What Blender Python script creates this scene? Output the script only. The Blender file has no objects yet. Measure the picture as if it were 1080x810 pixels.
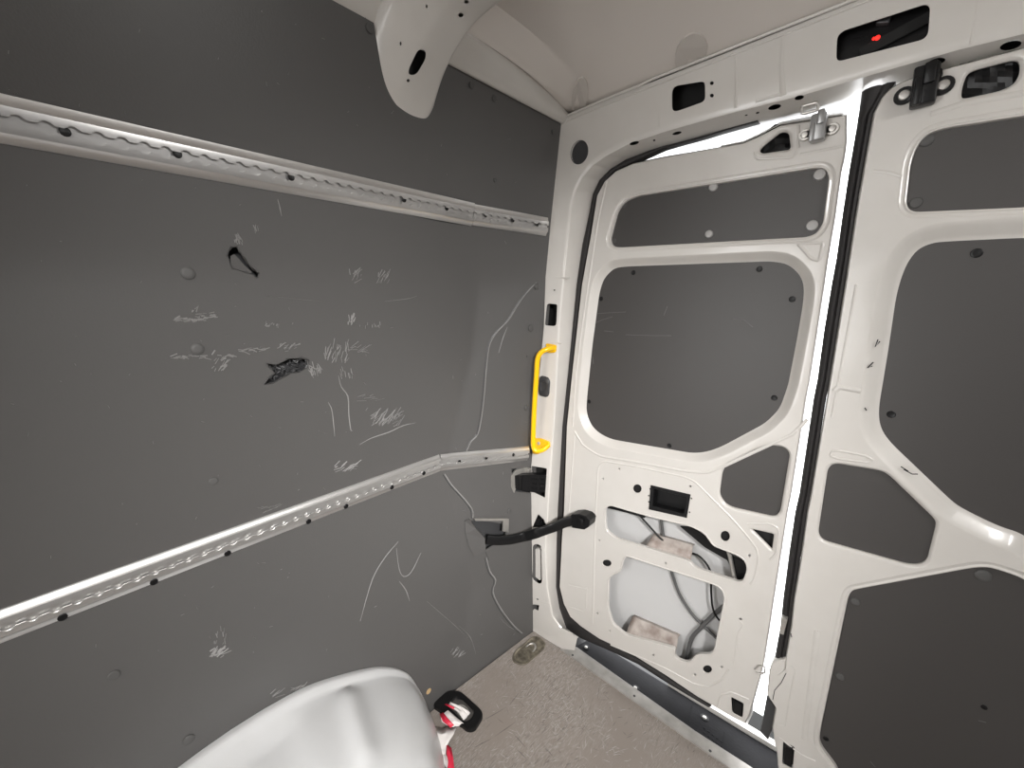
import bpy, bmesh, math, random
import numpy as np
from mathutils import Vector, Matrix
from mathutils.geometry import tessellate_polygon
random.seed(7)
S = bpy.context.scene
DEBUG = False
COL = S.collection
U = 1.1                                   # metres from the camera to the rear door plane
CAM = np.array([0.0, -U, 1.163 * U])      # the floor is z = 0, the body's rear frame is y = 0

# ------------------------------------------------------------------ camera, world, light, exposure
PCX, PCY = 540.0, 405.0
VPX = np.array([30.0, 310.0]); VPY = np.array([930.0, 314.0])
FPX = float(np.sqrt(-np.dot(VPX - [PCX, PCY], VPY - [PCX, PCY])))
def _d(v):
    a = np.array([v[0] - PCX, v[1] - PCY, FPX]); return a / np.linalg.norm(a)
_Y = _d(VPY); _X = -_d(VPX); _Z = np.cross(_X, _Y)
RW = np.stack([_X, _Y, _Z])               # camera axes (right, down, forward) to world
cam = bpy.data.cameras.new('camera'); camo = bpy.data.objects.new('camera', cam); COL.objects.link(camo)
cam.sensor_width = 36; cam.lens = 36 * FPX / 1080; cam.clip_start = 0.02
rt, dn, fw = RW[:, 0], RW[:, 1], RW[:, 2]
m = Matrix(((rt[0], -dn[0], -fw[0], CAM[0]), (rt[1], -dn[1], -fw[1], CAM[1]), (rt[2], -dn[2], -fw[2], CAM[2]), (0, 0, 0, 1)))
camo.matrix_world = m
S.camera = camo
S.view_settings.view_transform = 'Standard'; S.view_settings.look = 'None'
S.view_settings.gamma = 1; S.view_settings.use_curve_mapping = False
S.view_settings.exposure = 0.0

w = bpy.data.worlds.new('overcast_sky'); S.world = w; w.use_nodes = True
w.node_tree.nodes['Background'].inputs[0].default_value = (0.98, 0.99, 1.0, 1)
w.node_tree.nodes['Background'].inputs[1].default_value = 5.0

def area(name, loc, target, sx, sy, power, col=(1, 1, 1)):
    l = bpy.data.lights.new(name, 'AREA'); l.shape = 'RECTANGLE'; l.size = sx; l.size_y = sy; l.energy = power; l.color = col
    o = bpy.data.objects.new(name, l); COL.objects.link(o); o.location = loc
    o.rotation_euler = (Vector(target) - Vector(loc)).to_track_quat('-Z', 'Y').to_euler(); return o
area('side_door_daylight', (-0.93, -2.75, 1.0), (0.5, -2.2, 0.95), 1.25, 1.6, 23, (1, 0.985, 0.96))
area('cab_daylight', (-0.45, -3.9, 1.1), (-.4, 0, 0.95), 0.9, 1.0, 12, (1, 0.985, 0.96))
lamp = area('load_bay_lamp', (0.74, -0.62, 1.70), (-0.9, -0.38, 0.35), 0.26, 0.14, 3.4, (1, 0.985, 0.965))
lamp.data.spread = math.radians(125)
lamp = area('added_left_fill', (0.85, -1.5, 1.70), (-0.98, -0.26, 0.5), 0.26, 0.14, 8.4, (1, 0.985, 0.965))  # added narrow fill aimed at the left rear, not a known lamp
lamp.data.spread = math.radians(57)

# ------------------------------------------------------------------ pixels to points on real surfaces
def ray(px, py): return RW @ np.array([px - PCX, py - PCY, FPX])
def aty(p, y=0.0):
    r = ray(*p); t = (y + U) / r[1]; return CAM + t * r
def atz(p, z=0.0):
    r = ray(*p); t = (z - CAM[2]) / r[2]; return CAM + t * r
def atx(p, x):
    r = ray(*p); t = (x - CAM[0]) / r[0]; return CAM + t * r
PZ = [-1.3, -1.163, -.9, -.45, .034, .2, .46, .6]
PX = [-.80, -.81, -.84, -.87, -.83, -.80, -.73, -.70]
EZ = [-1.3, -1.163, -.5, .034, .2, .449, .6]
EX = [-.765, -.768, -.79, -.746, -.731, -.704, -.69]
FZ = [-1.163, -.9, -.5, -.15, .034, .2, .46]
FY = [.65, .78, .70, .80, .80, .66, .58]
def wallx(y, z):
    yy = (y + U) / U; zz = (z - CAM[2]) / U
    p = np.interp(zz, PZ, PX); e = np.interp(zz, EZ, EX); yf = np.interp(zz, FZ, FY)
    t = max(0.0, (yy - yf) / (1 - yf))
    k = min(1, max(0, (zz + .15) / .35)); t = t * (1 - k) + (t ** 1.5) * k
    return U * (p + (e - p) * t)
def atw(p, lift=0.0):
    r = ray(*p); x = -.85 * U
    for _ in range(25):
        q = CAM + (x / r[0]) * r; x = 0.5 * x + 0.5 * (wallx(q[1], q[2]) + lift)
    return CAM + (x / r[0]) * r

# ------------------------------------------------------------------ materials
def mat(name, col, rough=.5, metal=0, coat=0, bump=0, bscale=60, var=0, vscale=3, col2=None, stretch=None, spec=None):
    M = bpy.data.materials.new(name); M.use_nodes = True; nt = M.node_tree; b = nt.nodes['Principled BSDF']
    b.inputs['Base Color'].default_value = (*col, 1); b.inputs['Roughness'].default_value = rough; b.inputs['Metallic'].default_value = metal
    b.inputs['Coat Weight'].default_value = coat; b.inputs['Coat Roughness'].default_value = .12
    if spec is not None: b.inputs['Specular IOR Level'].default_value = spec
    tc = nt.nodes.new('ShaderNodeTexCoord'); vec = tc.outputs['Object']
    if stretch:
        mp = nt.nodes.new('ShaderNodeMapping'); mp.inputs['Scale'].default_value = stretch; nt.links.new(vec, mp.inputs[0]); vec = mp.outputs[0]
    if bump:
        n = nt.nodes.new('ShaderNodeTexNoise'); n.inputs['Scale'].default_value = bscale; n.inputs['Detail'].default_value = 3
        bp = nt.nodes.new('ShaderNodeBump'); bp.inputs['Strength'].default_value = bump; bp.inputs['Distance'].default_value = .002
        nt.links.new(vec, n.inputs['Vector']); nt.links.new(n.outputs[0], bp.inputs['Height']); nt.links.new(bp.outputs[0], b.inputs['Normal'])
    if var:
        n = nt.nodes.new('ShaderNodeTexNoise'); n.inputs['Scale'].default_value = vscale; n.inputs['Detail'].default_value = 6
        mx = nt.nodes.new('ShaderNodeMix'); mx.data_type = 'RGBA'; cr = nt.nodes.new('ShaderNodeMapRange')
        cr.inputs[1].default_value = .35; cr.inputs[2].default_value = .75; cr.inputs[4].default_value = var
        nt.links.new(vec, n.inputs['Vector']); nt.links.new(n.outputs[0], cr.inputs[0]); nt.links.new(cr.outputs[0], mx.inputs[0])
        mx.inputs[6].default_value = (*col, 1); mx.inputs[7].default_value = (*(col2 or [c * .6 for c in col]), 1)
        nt.links.new(mx.outputs[2], b.inputs['Base Color'])
    return M
WHITE = mat('white_body_paint', (.66, .635, .60), .32, coat=.5, bump=.12, bscale=9, var=.25, vscale=14, col2=(.56, .53, .49))
ROOF = mat('roof_paint', (.75, .70, .655), .3, coat=.6, bump=.1, bscale=5)
LINER = mat('grey_liner', (.090, .087, .085), .42, bump=.10, bscale=300, var=.35, vscale=2.5, col2=(.082, .080, .079))
DLINER = mat('grey_door_liner', (.058, .054, .052), .42, bump=.10, bscale=300)
ALU = mat('aluminium', (.72, .71, .70), .32, metal=.85, bump=.3, bscale=25, stretch=(1, .12, 1), var=.5, vscale=30, col2=(.5, .49, .48))
TRIMA = mat('worn_aluminium', (.55, .53, .50), .45, metal=.5, var=.7, vscale=30, col2=(.33, .31, .29))
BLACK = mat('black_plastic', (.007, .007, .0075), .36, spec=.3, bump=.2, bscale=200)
SILL = mat('sill_plastic', (.016, .016, .018), .55, spec=.12, bump=.3, bscale=150, var=.5, vscale=12, col2=(.03, .03, .033))
RUBBER = mat('black_rubber', (.022, .020, .020), .6)
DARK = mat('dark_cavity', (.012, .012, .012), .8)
YEL = mat('yellow_enamel', (.95, .55, .0), .3, coat=.4)
STEEL = mat('galvanised_steel', (.62, .60, .57), .35, metal=.8, var=.4, vscale=40)
RUST = mat('stained_bracket', (.55, .50, .46), .5, var=.9, vscale=22, col2=(.17, .11, .09))
SKIN = mat('outer_skin', (.62, .62, .62), .45, bump=.15, bscale=8)
SCUFF = mat('pale_scuff', (.235, .23, .225), .6)
SCUFFD = mat('dull_scuff', (.14, .137, .134), .6)
RIVET = mat('rivet_cap', (.09, .088, .086), .5, spec=.3)
TAPER = mat('red_tape', (.70, .03, .07), .4)
TAPEW = mat('white_tape', (.78, .74, .72), .45)
ARCH = mat('arch_plastic', (.62, .625, .63), .36, coat=.25, bump=.25, bscale=12, var=.3, vscale=7, col2=(.50, .50, .50))
GREYP = mat('dark_grey_plastic', (.05, .05, .052), .4)
WOOD = mat('bare_wood', (.55, .38, .2), .7)

def floor_mat():
    M = bpy.data.materials.new('worn_floor'); M.use_nodes = True; nt = M.node_tree; b = nt.nodes['Principled BSDF']
    b.inputs['Roughness'].default_value = .5
    tc = nt.nodes.new('ShaderNodeTexCoord'); base = (.30, .262, .232, 1); prev = None
    n0 = nt.nodes.new('ShaderNodeTexNoise'); n0.inputs['Scale'].default_value = 5; n0.inputs['Detail'].default_value = 8
    nt.links.new(tc.outputs['Object'], n0.inputs['Vector'])
    mx = nt.nodes.new('ShaderNodeMix'); mx.data_type = 'RGBA'; mx.inputs[6].default_value = base; mx.inputs[7].default_value = (.235, .203, .180, 1)
    nt.links.new(n0.outputs[0], mx.inputs[0]); prev = mx.outputs[2]
    msk = nt.nodes.new('ShaderNodeTexNoise'); msk.inputs['Scale'].default_value = 3.5; nt.links.new(tc.outputs['Object'], msk.inputs['Vector'])
    for ang, sc, c, th in ((.9, 260, (.44, .42, .40, 1), .59), (-.5, 300, (.44, .42, .40, 1), .59), (2.2, 280, (.42, .40, .38, 1), .60), (.2, 110, (.16, .145, .13, 1), .62), (1.5, 120, (.16, .14, .13, 1), .62)):
        mp = nt.nodes.new('ShaderNodeMapping'); mp.inputs['Rotation'].default_value = (0, 0, ang); mp.inputs['Scale'].default_value = (1, .10, 1)
        n = nt.nodes.new('ShaderNodeTexNoise'); n.inputs['Scale'].default_value = sc * 2; n.inputs['Detail'].default_value = 2
        r = nt.nodes.new('ShaderNodeMapRange'); r.inputs[1].default_value = th; r.inputs[2].default_value = th + .05; r.inputs[4].default_value = .7
        k = nt.nodes.new('ShaderNodeMapRange'); k.inputs[1].default_value = .36; k.inputs[2].default_value = .55
        mu = nt.nodes.new('ShaderNodeMath'); mu.operation = 'MULTIPLY'
        x = nt.nodes.new('ShaderNodeMix'); x.data_type = 'RGBA'; x.inputs[7].default_value = c
        nt.links.new(tc.outputs['Object'], mp.inputs[0]); nt.links.new(mp.outputs[0], n.inputs['Vector']); nt.links.new(n.outputs[0], r.inputs[0])
        nt.links.new(msk.outputs[0], k.inputs[0]); nt.links.new(r.outputs[0], mu.inputs[0]); nt.links.new(k.outputs[0], mu.inputs[1])
        nt.links.new(mu.outputs[0], x.inputs[0]); nt.links.new(prev, x.inputs[6]); prev = x.outputs[2]
    nt.links.new(prev, b.inputs['Base Color'])
    bp = nt.nodes.new('ShaderNodeBump'); bp.inputs['Strength'].default_value = .2; bp.inputs['Distance'].default_value = .001
    nt.links.new(n0.outputs[0], bp.inputs['Height']); nt.links.new(bp.outputs[0], b.inputs['Normal'])
    return M
FLOOR = floor_mat()
def led_mat():
    M = bpy.data.materials.new('red_led'); M.use_nodes = True; b = M.node_tree.nodes['Principled BSDF']
    b.inputs['Base Color'].default_value = (.6, 0, 0, 1); b.inputs['Emission Color'].default_value = (1, .03, .02, 1); b.inputs['Emission Strength'].default_value = 1.5
    return M
LED = led_mat()

# ------------------------------------------------------------------ helpers
def link(name, bm, mt, parent=None, smooth=None, wn=False):
    me = bpy.data.meshes.new(name); bmesh.ops.recalc_face_normals(bm, faces=bm.faces[:]); bm.to_mesh(me); bm.free()
    me.materials.append(mt)
    if smooth is not None:
        for p in me.polygons: p.use_smooth = True
        me.set_sharp_from_angle(angle=math.radians(smooth))
    o = bpy.data.objects.new(name, me); COL.objects.link(o)
    if wn:
        md = o.modifiers.new('wn', 'WEIGHTED_NORMAL'); md.keep_sharp = True; md.weight = 100
    if parent: o.parent = parent
    return o
def empty(name, loc=(0, 0, 0)):
    o = bpy.data.objects.new(name, None); COL.objects.link(o); o.location = loc; o.empty_display_size = .05; return o
def tag(o, label=None, cat=None, group=None, kind=None):
    if label: o['label'] = label
    if cat: o['category'] = cat
    if group: o['group'] = group
    if kind: o['kind'] = kind
    return o
def own(root):
    """children were built in world space: keep them there under a root that has a location"""
    for c in root.children: c.matrix_parent_inverse = Matrix.Translation(-Vector(root.location))
    return root
def under(child, parent):
    child.parent = parent
def rnd(pts, r=12.0, n=4):
    """round the corners of a closed polygon, radius in the polygon's own units"""
    out = []; N = len(pts)
    for i in range(N):
        a, b, c = (np.array(pts[i - 1], float), np.array(pts[i], float), np.array(pts[(i + 1) % N], float))
        la, lc = np.linalg.norm(a - b), np.linalg.norm(c - b)
        if la < 1e-9 or lc < 1e-9: continue
        da, dc = min(r, la * .48), min(r, lc * .48)
        p0 = b + (a - b) / la * da; p2 = b + (c - b) / lc * dc
        for k in range(n + 1):
            t = k / n; out.append(tuple((1 - t) ** 2 * p0 + 2 * t * (1 - t) * b + t * t * p2))
    return out
def circ(c, r, n=14, ry=None, rot=0):
    ry = ry or r
    return [(c[0] + r * math.cos(2 * math.pi * k / n) * math.cos(rot) - ry * math.sin(2 * math.pi * k / n) * math.sin(rot),
             c[1] + r * math.cos(2 * math.pi * k / n) * math.sin(rot) + ry * math.sin(2 * math.pi * k / n) * math.cos(rot)) for k in range(n)]
def area2(p): return .5 * sum(p[i - 1][0] * p[i][1] - p[i][0] * p[i - 1][1] for i in range(len(p)))
def offs(loop, d):
    """offset a CCW 2-D loop outward by d"""
    N = len(loop); out = []
    for i in range(N):
        a, b, c = np.array(loop[i - 1]), np.array(loop[i]), np.array(loop[(i + 1) % N])
        e1 = b - a; e2 = c - b; e1 /= (np.linalg.norm(e1) + 1e-12); e2 /= (np.linalg.norm(e2) + 1e-12)
        n = np.array([e1[1] + e2[1], -e1[0] - e2[0]]); l = np.linalg.norm(n)
        n = n / l if l > 1e-6 else np.array([e1[1], -e1[0]])
        k = 1 / max(.6, np.dot(n, [e1[1], -e1[0]]))
        out.append(tuple(b + n * d * k))
    return out
def quarter(b, n=3): return [(b * (1 - math.sin(math.pi / 2 * k / n)), b * (1 - math.cos(math.pi / 2 * k / n))) for k in range(n + 1)]
def plate2(bm, outer, holes, Y, prof_out, prof_hole=None, flip=-1):
    """outer/holes: (x,z) loops in metres; profiles: list of (inset into material, depth behind the face)"""
    def ccw(p):
        return p if area2(p) > 0 else p[::-1]
    loops = [(ccw(outer), prof_out, -1)]
    for h in holes:
        pr = prof_hole
        if isinstance(h, dict): pr = h['prof']; h = h['pts']
        loops.append((ccw(h), pr, 1))
    edges = []
    for lp, pr, s in loops:
        prev = None
        for (ins, dep) in pr:
            q = offs(lp, s * ins)
            ring = [bm.verts.new((x, Y + dep, z)) for x, z in q]
            n = len(ring)
            if prev is None:
                edges += [bm.edges.new((ring[i], ring[(i + 1) % n])) for i in range(n)]
            else:
                for i in range(n): bm.faces.new((prev[i], prev[(i + 1) % n], ring[(i + 1) % n], ring[i]))
            prev = ring
    if DEBUG:
        R = [offs(lp, sg * pr[0][0]) for lp, pr, sg in loops]
        def X(a, b, c, d):
            o = lambda p, q, r: (q[0] - p[0]) * (r[1] - p[1]) - (q[1] - p[1]) * (r[0] - p[0])
            return o(a, b, c) * o(a, b, d) < 0 and o(c, d, a) * o(c, d, b) < 0
        for i in range(len(R)):
            for j in range(i, len(R)):
                for k in range(len(R[i])):
                    for l in range(len(R[j])):
                        if i == j and (abs(k - l) < 2 or abs(k - l) > len(R[i]) - 2): continue
                        if X(R[i][k - 1], R[i][k], R[j][l - 1], R[j][l]): print('CROSS loops', i, j, R[i][k], Y)
    bmesh.ops.triangle_fill(bm, use_beauty=True, use_dissolve=False, edges=edges)
def px2(loop, Y):
    return [(lambda q: (q[0], q[2]))(aty(p, Y)) for p in loop]
def loft(bm, rows, closed=False, cap=False):
    R = [[bm.verts.new(tuple(p)) for p in r] for r in rows]
    n = len(R[0])
    for a, b in zip(R[:-1], R[1:]):
        for i in range(n if closed else n - 1):
            j = (i + 1) % n
            try: bm.faces.new((a[i], a[j], b[j], b[i]))
            except ValueError: pass
    if cap and closed:
        bm.faces.new(R[0]); bm.faces.new(R[-1])
    return R
def resample(pts, n):
    P = [np.array(p, float) for p in pts]; L = [0]
    for a, b in zip(P[:-1], P[1:]): L.append(L[-1] + np.linalg.norm(b - a))
    T = np.linspace(0, L[-1], n)
    return [np.array([np.interp(t, L, [p[k] for p in P]) for k in range(len(P[0]))]) for t in T]
def smoothpath(pts, n=8):
    P = [np.array(p, float) for p in pts]; P = [2 * P[0] - P[1]] + P + [2 * P[-1] - P[-2]]; out = []
    for i in range(1, len(P) - 2):
        for k in range(n):
            t = k / n; a, b, c, d = P[i - 1:i + 3]
            out.append(.5 * ((2 * b) + (c - a) * t + (2 * a - 5 * b + 4 * c - d) * t * t + (3 * b - a - 3 * c + d) * t ** 3))
    return out + [P[-2]]
def tube(bm, path, r, seg=10, cap=True, flat=None):
    P = [Vector(tuple(p)) for p in path]; rows = []
    t0 = (P[1] - P[0]).normalized(); u = t0.orthogonal().normalized()
    for i, p in enumerate(P):
        t = (P[min(i + 1, len(P) - 1)] - P[max(i - 1, 0)]).normalized()
        u = (u - t * u.dot(t)).normalized(); v = t.cross(u)
        rr = r[i] if isinstance(r, (list, tuple)) else r
        rows.append([p + (u * math.cos(2 * math.pi * k / seg) + v * math.sin(2 * math.pi * k / seg)) * rr for k in range(seg)])
    loft(bm, rows, closed=True, cap=cap)
def sweep(bm, path, section, up):
    """sweep a closed 2-D section (side, up) along a path"""
    P = [Vector(tuple(p)) for p in path]; rows = []; up = Vector(up)
    for i, p in enumerate(P):
        t = (P[min(i + 1, len(P) - 1)] - P[max(i - 1, 0)]).normalized()
        s = t.cross(up).normalized(); n = s.cross(t).normalized()
        rows.append([p + s * a + n * b for a, b in section])
    loft(bm, rows, closed=True, cap=True)
def box(bm, c, size, rot=None, bev=.0):
    r = bmesh.ops.create_cube(bm, size=1)
    M = Matrix.Translation(Vector(c)) @ (rot.to_4x4() if rot else Matrix.Identity(4)) @ Matrix.Diagonal((*size, 1))
    bmesh.ops.transform(bm, matrix=M, verts=r['verts'])
    if bev:
        es = list({e for v in r['verts'] for e in v.link_edges})
        bmesh.ops.bevel(bm, geom=es, offset=bev, segments=2, affect='EDGES', profile=.5)
def disc(bm, c, n, r, h=.003, seg=16, dome=True):
    """a low domed cap sitting on a surface with normal n"""
    n = Vector(tuple(n)).normalized(); u = n.orthogonal().normalized(); v = n.cross(u); c = Vector(tuple(c)); rows = []
    for rr, hh in ((r, 0), (r, h * .5), (r * .85, h * .9), (r * .45, h if dome else h * .6), (r * .02, h if dome else h * .6)):
        rows.append([c + (u * math.cos(2 * math.pi * k / seg) + v * math.sin(2 * math.pi * k / seg)) * rr + n * hh for k in range(seg)])
    loft(bm, rows, closed=True, cap=True)
def prism(bm, loop3, dvec):
    a = [bm.verts.new(tuple(p)) for p in loop3]; b = [bm.verts.new(tuple(np.array(p) + dvec)) for p in loop3]; n = len(a)
    fa = bm.faces.new(a); fb = bm.faces.new(b[::-1])
    for i in range(n): bm.faces.new((a[i], b[i], b[(i + 1) % n], a[(i + 1) % n]))
def carve(o, cutters):
    """cut real openings: cutters = list of (loop of 3-D points, sweep vector)"""
    bm = bmesh.new()
    for lp, d in cutters: prism(bm, lp, np.array(d))
    bmesh.ops.recalc_face_normals(bm, faces=bm.faces[:])
    me = bpy.data.meshes.new('cut'); bm.to_mesh(me); bm.free(); c = bpy.data.objects.new('cut', me); COL.objects.link(c)
    md = o.modifiers.new('cut', 'BOOLEAN'); md.object = c; md.operation = 'DIFFERENCE'; md.solver = 'EXACT'
    dg = bpy.context.evaluated_depsgraph_get(); new = bpy.data.meshes.new_from_object(o.evaluated_get(dg))
    o.modifiers.clear(); o.data = new
    bpy.data.objects.remove(c); bpy.data.meshes.remove(me)
    return o
def cuty(loop_px, y0, y1, Y=0.0):
    return ([(lambda q: (q[0], y0, q[2]))(aty(p, Y)) for p in loop_px], (0, y1 - y0, 0))

# ================================================================== SETTING
# ---- floor
bm = bmesh.new(); yF = -4.2
fl = [(-.812 * U, yF), (.90, yF), (.90, 0.0), (-.763 * U, 0.0), (-.769 * U, -.04 * U), (-.803 * U, -.35 * U)]
prism(bm, [(x, y, -.012) for x, y in fl], np.array([0, 0, .012]))
fo = link('floor', bm, FLOOR); tag(fo, kind='structure')
TR = [(558, 685, 15, 10.5, -.75)]
def slot_loop(c, a, b, ang, z=.0):
    return [tuple(atz(p, z)) for p in circ(c, a, 20, b, ang)]
carve(fo, [([(q[0], q[1], -.05) for q in (atz(p, 0) for p in rnd([(541, 692), (562, 671), (575, 680), (553, 700)], 9))], (0, 0, .1)),
           ([(q[0], q[1], -.05) for q in (atz(p, 0) for p in rnd([(466, 748), (484, 732), (504, 748), (488, 770)], 6))], (0, 0, .1))])
# scratches worn into the floor
bm = bmesh.new(); bm2 = bmesh.new()
def frib(b_, p, q, w_):
    a_ = np.array(atz(p, .0004)); c_ = np.array(atz(q, .0004)); t = c_ - a_; n_ = np.array([-t[1], t[0], 0]); n_ = n_ / (np.linalg.norm(n_) + 1e-9) * w_ / 2; m_ = (a_ + c_) / 2
    v = [b_.verts.new(tuple(x)) for x in (a_, m_ + n_, c_, m_ - n_)]; b_.faces.new(v)
for _ in range(420):
    t = random.random() ** .7; x = 600 + 130 * random.gauss(0, .55) * (.4 + t); y = 700 + 108 * t
    if (x - 593) * .66 > (y - 690) or x < 510: continue
    a = random.choice((-.5, .55, 1.2, 2.4)) + random.gauss(0, .35); l = random.uniform(3, 13)
    frib(bm if random.random() < .7 else bm2, (x, y), (x + l * math.cos(a), y + l * math.sin(a)), random.uniform(.0008, .0020))
for p, q in (((504, 763), (536, 745)), ((536, 745), (548, 730)), ((497, 790), (520, 778)), ((520, 778), (546, 760)), ((545, 790), (556, 801)), ((573, 786), (585, 800)), ((540, 772), (556, 790))): frib(bm2, p, q, .0026)
tag(link('pale_scratches', bm, mat('pale_scratch', (.42, .40, .38), .5), fo), kind='stuff'); tag(link('dark_scratches', bm2, mat('dark_scratch', (.15, .135, .125), .6), fo), kind='stuff')
# body floor skin under the boards
bm = bmesh.new(); box(bm, (0, -2.0, -.045), (2.1, 4.5, .01)); tag(link('floor_underside', bm, DARK), kind='structure').name = 'floor_2'

# ---- left wall: lining sheet with its shallow kink near the rear post
bm = bmesh.new(); rows = []
ys = sorted(set([-2.0 + .2 * k for k in range(8)] + [-.45 + .0125 * k for k in range(38)] + [.02]))
ys = [y for y in ys if y <= .02]
for y in ys:
    yy = (y + U) / U; ztop = CAM[2] + U * np.interp(yy, [.5, 1], [.472, .455]); zs = np.linspace(-.02, ztop, 60)
    rows.append([(wallx(y, z), y, z) for z in zs])
loft(bm, rows); wl = link('wall_left', bm, LINER, smooth=50); tag(wl, kind='structure')
md = wl.modifiers.new('s', 'SOLIDIFY'); md.thickness = .004; md.offset = 0
H1 = [(241, 264), (244, 260), (249, 260), (253, 266), (258, 272), (262, 279), (268, 284), (273, 288), (271, 293), (266, 290), (259, 287), (251, 284), (245, 283), (242, 276), (240, 270)]
H2 = [(278, 406), (283, 398), (290, 394), (285, 388), (281, 384), (292, 384), (302, 379), (316, 377), (326, 380), (325, 387), (317, 392), (306, 394), (297, 399), (288, 404)]
H3 = [(494, 548), (497, 545), (512, 556), (512, 579), (507, 577), (497, 562)]
def cutx(loop):
    return ([tuple(atw(p) + np.array([-.05, 0, 0])) for p in loop], (.1, 0, 0))
carve(wl, [cutx(H1), cutx(H2), cutx([(493, 550), (503, 548), (535, 553), (533, 566), (512, 580), (500, 575)]),
           cutx([(539, 494), (562, 494), (566, 520), (541, 518)])])
for p in wl.data.polygons: p.use_smooth = True
wl.data.set_sharp_from_angle(angle=math.radians(40))
# outer body side behind the lining
bm = bmesh.new(); rows = []
for y in [-2.0, -1.5, -.5, -.3, .0, .1]:
    rows.append([(wallx(min(y, -.3), z) - .055, y, z) for z in np.linspace(-.1, 1.95, 14)])
loft(bm, rows); tag(link('wall_left_outer', bm, SKIN, smooth=60), kind='structure')
for lp in ([(488, 540), (540, 540), (540, 590), (488, 590)], [(534, 488), (570, 488), (570, 524), (534, 524)], [(236, 255), (278, 255), (278, 298), (236, 298)], [(274, 372), (330, 372), (330, 410), (274, 410)]):
    bm = bmesh.new(); prism(bm, [tuple(atw(p) + np.array([-.040, 0, 0])) for p in lp], np.array([-.004, 0, 0])); link('cavity_shade', bm, GREYP, wl)  # dark sheets stand in for the shade behind the lining's holes
# curled flaps of the two tears
def flap(loop, bulge, name, mt=LINER):
    bm = bmesh.new(); P = [atw(p, .003) for p in loop]; c = sum(P) / len(P)
    rows = []
    for k, f in enumerate((1, .75, .45, .2)):
        rows.append([c + (p - c) * f + np.array([bulge * (1 - f), 0, 0]) for p in P])
    loft(bm, rows, closed=True, cap=True); o = link(name, bm, mt, wl, smooth=40); return o
fp = [(249, 262), (256, 271), (263, 281), (272, 287), (270, 291), (262, 288), (250, 284), (244, 281), (247, 274), (250, 268)]
flap([(243, 270), (247, 268), (252, 273), (258, 280), (266, 287), (262, 289), (252, 286), (244, 283)], -.01, 'torn_flap')
# ragged fringe round the tears
def ribbon(bm, pts, w, lift=.0022, taper=True):
    P = smoothpath([atw(p, lift) for p in pts], 3) if len(pts) > 2 else [atw(p, lift) for p in pts]
    N = len(P); rows = []
    for i, p in enumerate(P):
        t = P[min(i + 1, N - 1)] - P[max(i - 1, 0)]; s = np.array([0, -t[2], t[1]]); s /= (np.linalg.norm(s) + 1e-9)
        k = w * (1 if not taper else (.25 + .75 * math.sin(math.pi * (i + .3) / (N - .4)))) * (.8 + .4 * random.random())
        rows.append([p - s * k / 2, p + np.array([.0010, 0, 0]), p + s * k / 2])
    loft(bm, rows)
bm = bmesh.new()
for loop in (H1, H2, [(495, 549), (502, 556), (508, 562), (513, 570), (511, 581), (515, 590)]):
    for a, b in zip(loop, loop[1:] + ([loop[0]] if len(loop) > 8 else [])):
        for _ in range(2):
            j = lambda: random.uniform(-1.2, 1.2)
            ribbon(bm, [(a[0] + j(), a[1] + j()), (b[0] + j(), b[1] + j())], .0016, .003)
link('torn_edge', bm, RIVET, wl)
# coarse black insulation showing in the lower tear
bm = bmesh.new()
for _ in range(160):
    f = random.random(); a = (281 + 44 * f + random.uniform(-3, 2), 396 - 12 * f + random.uniform(-9, 5))
    P = atw(a, -.006 + .004 * random.random()); 
    tube(bm, [P, P + np.array([random.uniform(-.004, .004), random.uniform(-.006, .006), random.uniform(-.006, .006)])], .0010, 5)
tag(link('insulation_fibre', bm, GREYP, wl), kind='stuff')
# the long stress cracks where the sheet is creased
bm = bmesh.new()
cr1 = [(566, 298), (558, 306), (548, 319), (537, 337), (529, 345), (521, 355), (516, 366), (513, 390), (511, 415), (508, 440), (504, 458), (497, 466), (492, 476)]
cr2 = [(469, 500), (477, 512), (488, 524), (498, 537), (499, 546)]
cr3 = [(513, 588), (517, 603), (523, 612), (520, 624), (526, 638), (534, 650), (543, 661), (551, 668)]
for c in (cr1, cr2, cr3):
    ribbon(bm, c, .0038, .003, taper=False)
link('stress_crack', bm, SCUFF, wl, smooth=60)
bm = bmesh.new()
for c in (cr1, cr2, cr3): ribbon(bm, [(x - 1.8, y + .5) for x, y in c], .0025, .0035, taper=False)
link('crack_line', bm, GREYP, wl)
# scuffs and scratches in the grey sheet
bm = bmesh.new(); sc = lambda pts, w=.0022: ribbon(bm, pts, w)
def cluster(cx_, cy_, w_, h_, n, ang, L, wd=.002, sp=.22):
    for _ in range(n):
        x = cx_ + random.uniform(-w_, w_); y = cy_ + random.uniform(-h_, h_); a = math.radians(ang) + random.gauss(0, sp); l = L * random.uniform(.4, 1.2)
        sc([(x, y), (x + l * math.cos(a), y - l * math.sin(a))], wd * random.uniform(.5, 1.3))
cluster(192, 338, 13, 2, 24, 10, 6, .003); cluster(215, 334, 12, 4, 22, 0, 6, .003); cluster(204, 328, 4, 2, 6, 60, 5)
cluster(212, 376, 34, 2.5, 26, 0, 7, .003); cluster(230, 386, 7, 6, 18, 45, 7, .0028); cluster(264, 369, 14, 1.5, 16, 0, 8, .0024)
cluster(302, 367, 10, 4, 16, 30, 6); cluster(292, 344, 17, 2, 14, 70, 4, .0018); cluster(373, 292, 4, 7, 10, 65, 10, .002, .25); cluster(403, 295, 6, 6, 16, 60, 8, .0018, .25)
cluster(371, 339, 4, 4, 16, 70, 5, .003); cluster(390, 344, 12, 2, 8, 80, 4); cluster(356, 375, 14, 8, 34, 75, 10, .002, .25); cluster(333, 393, 8, 6, 22, 110, 8, .0026, .3)
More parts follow.
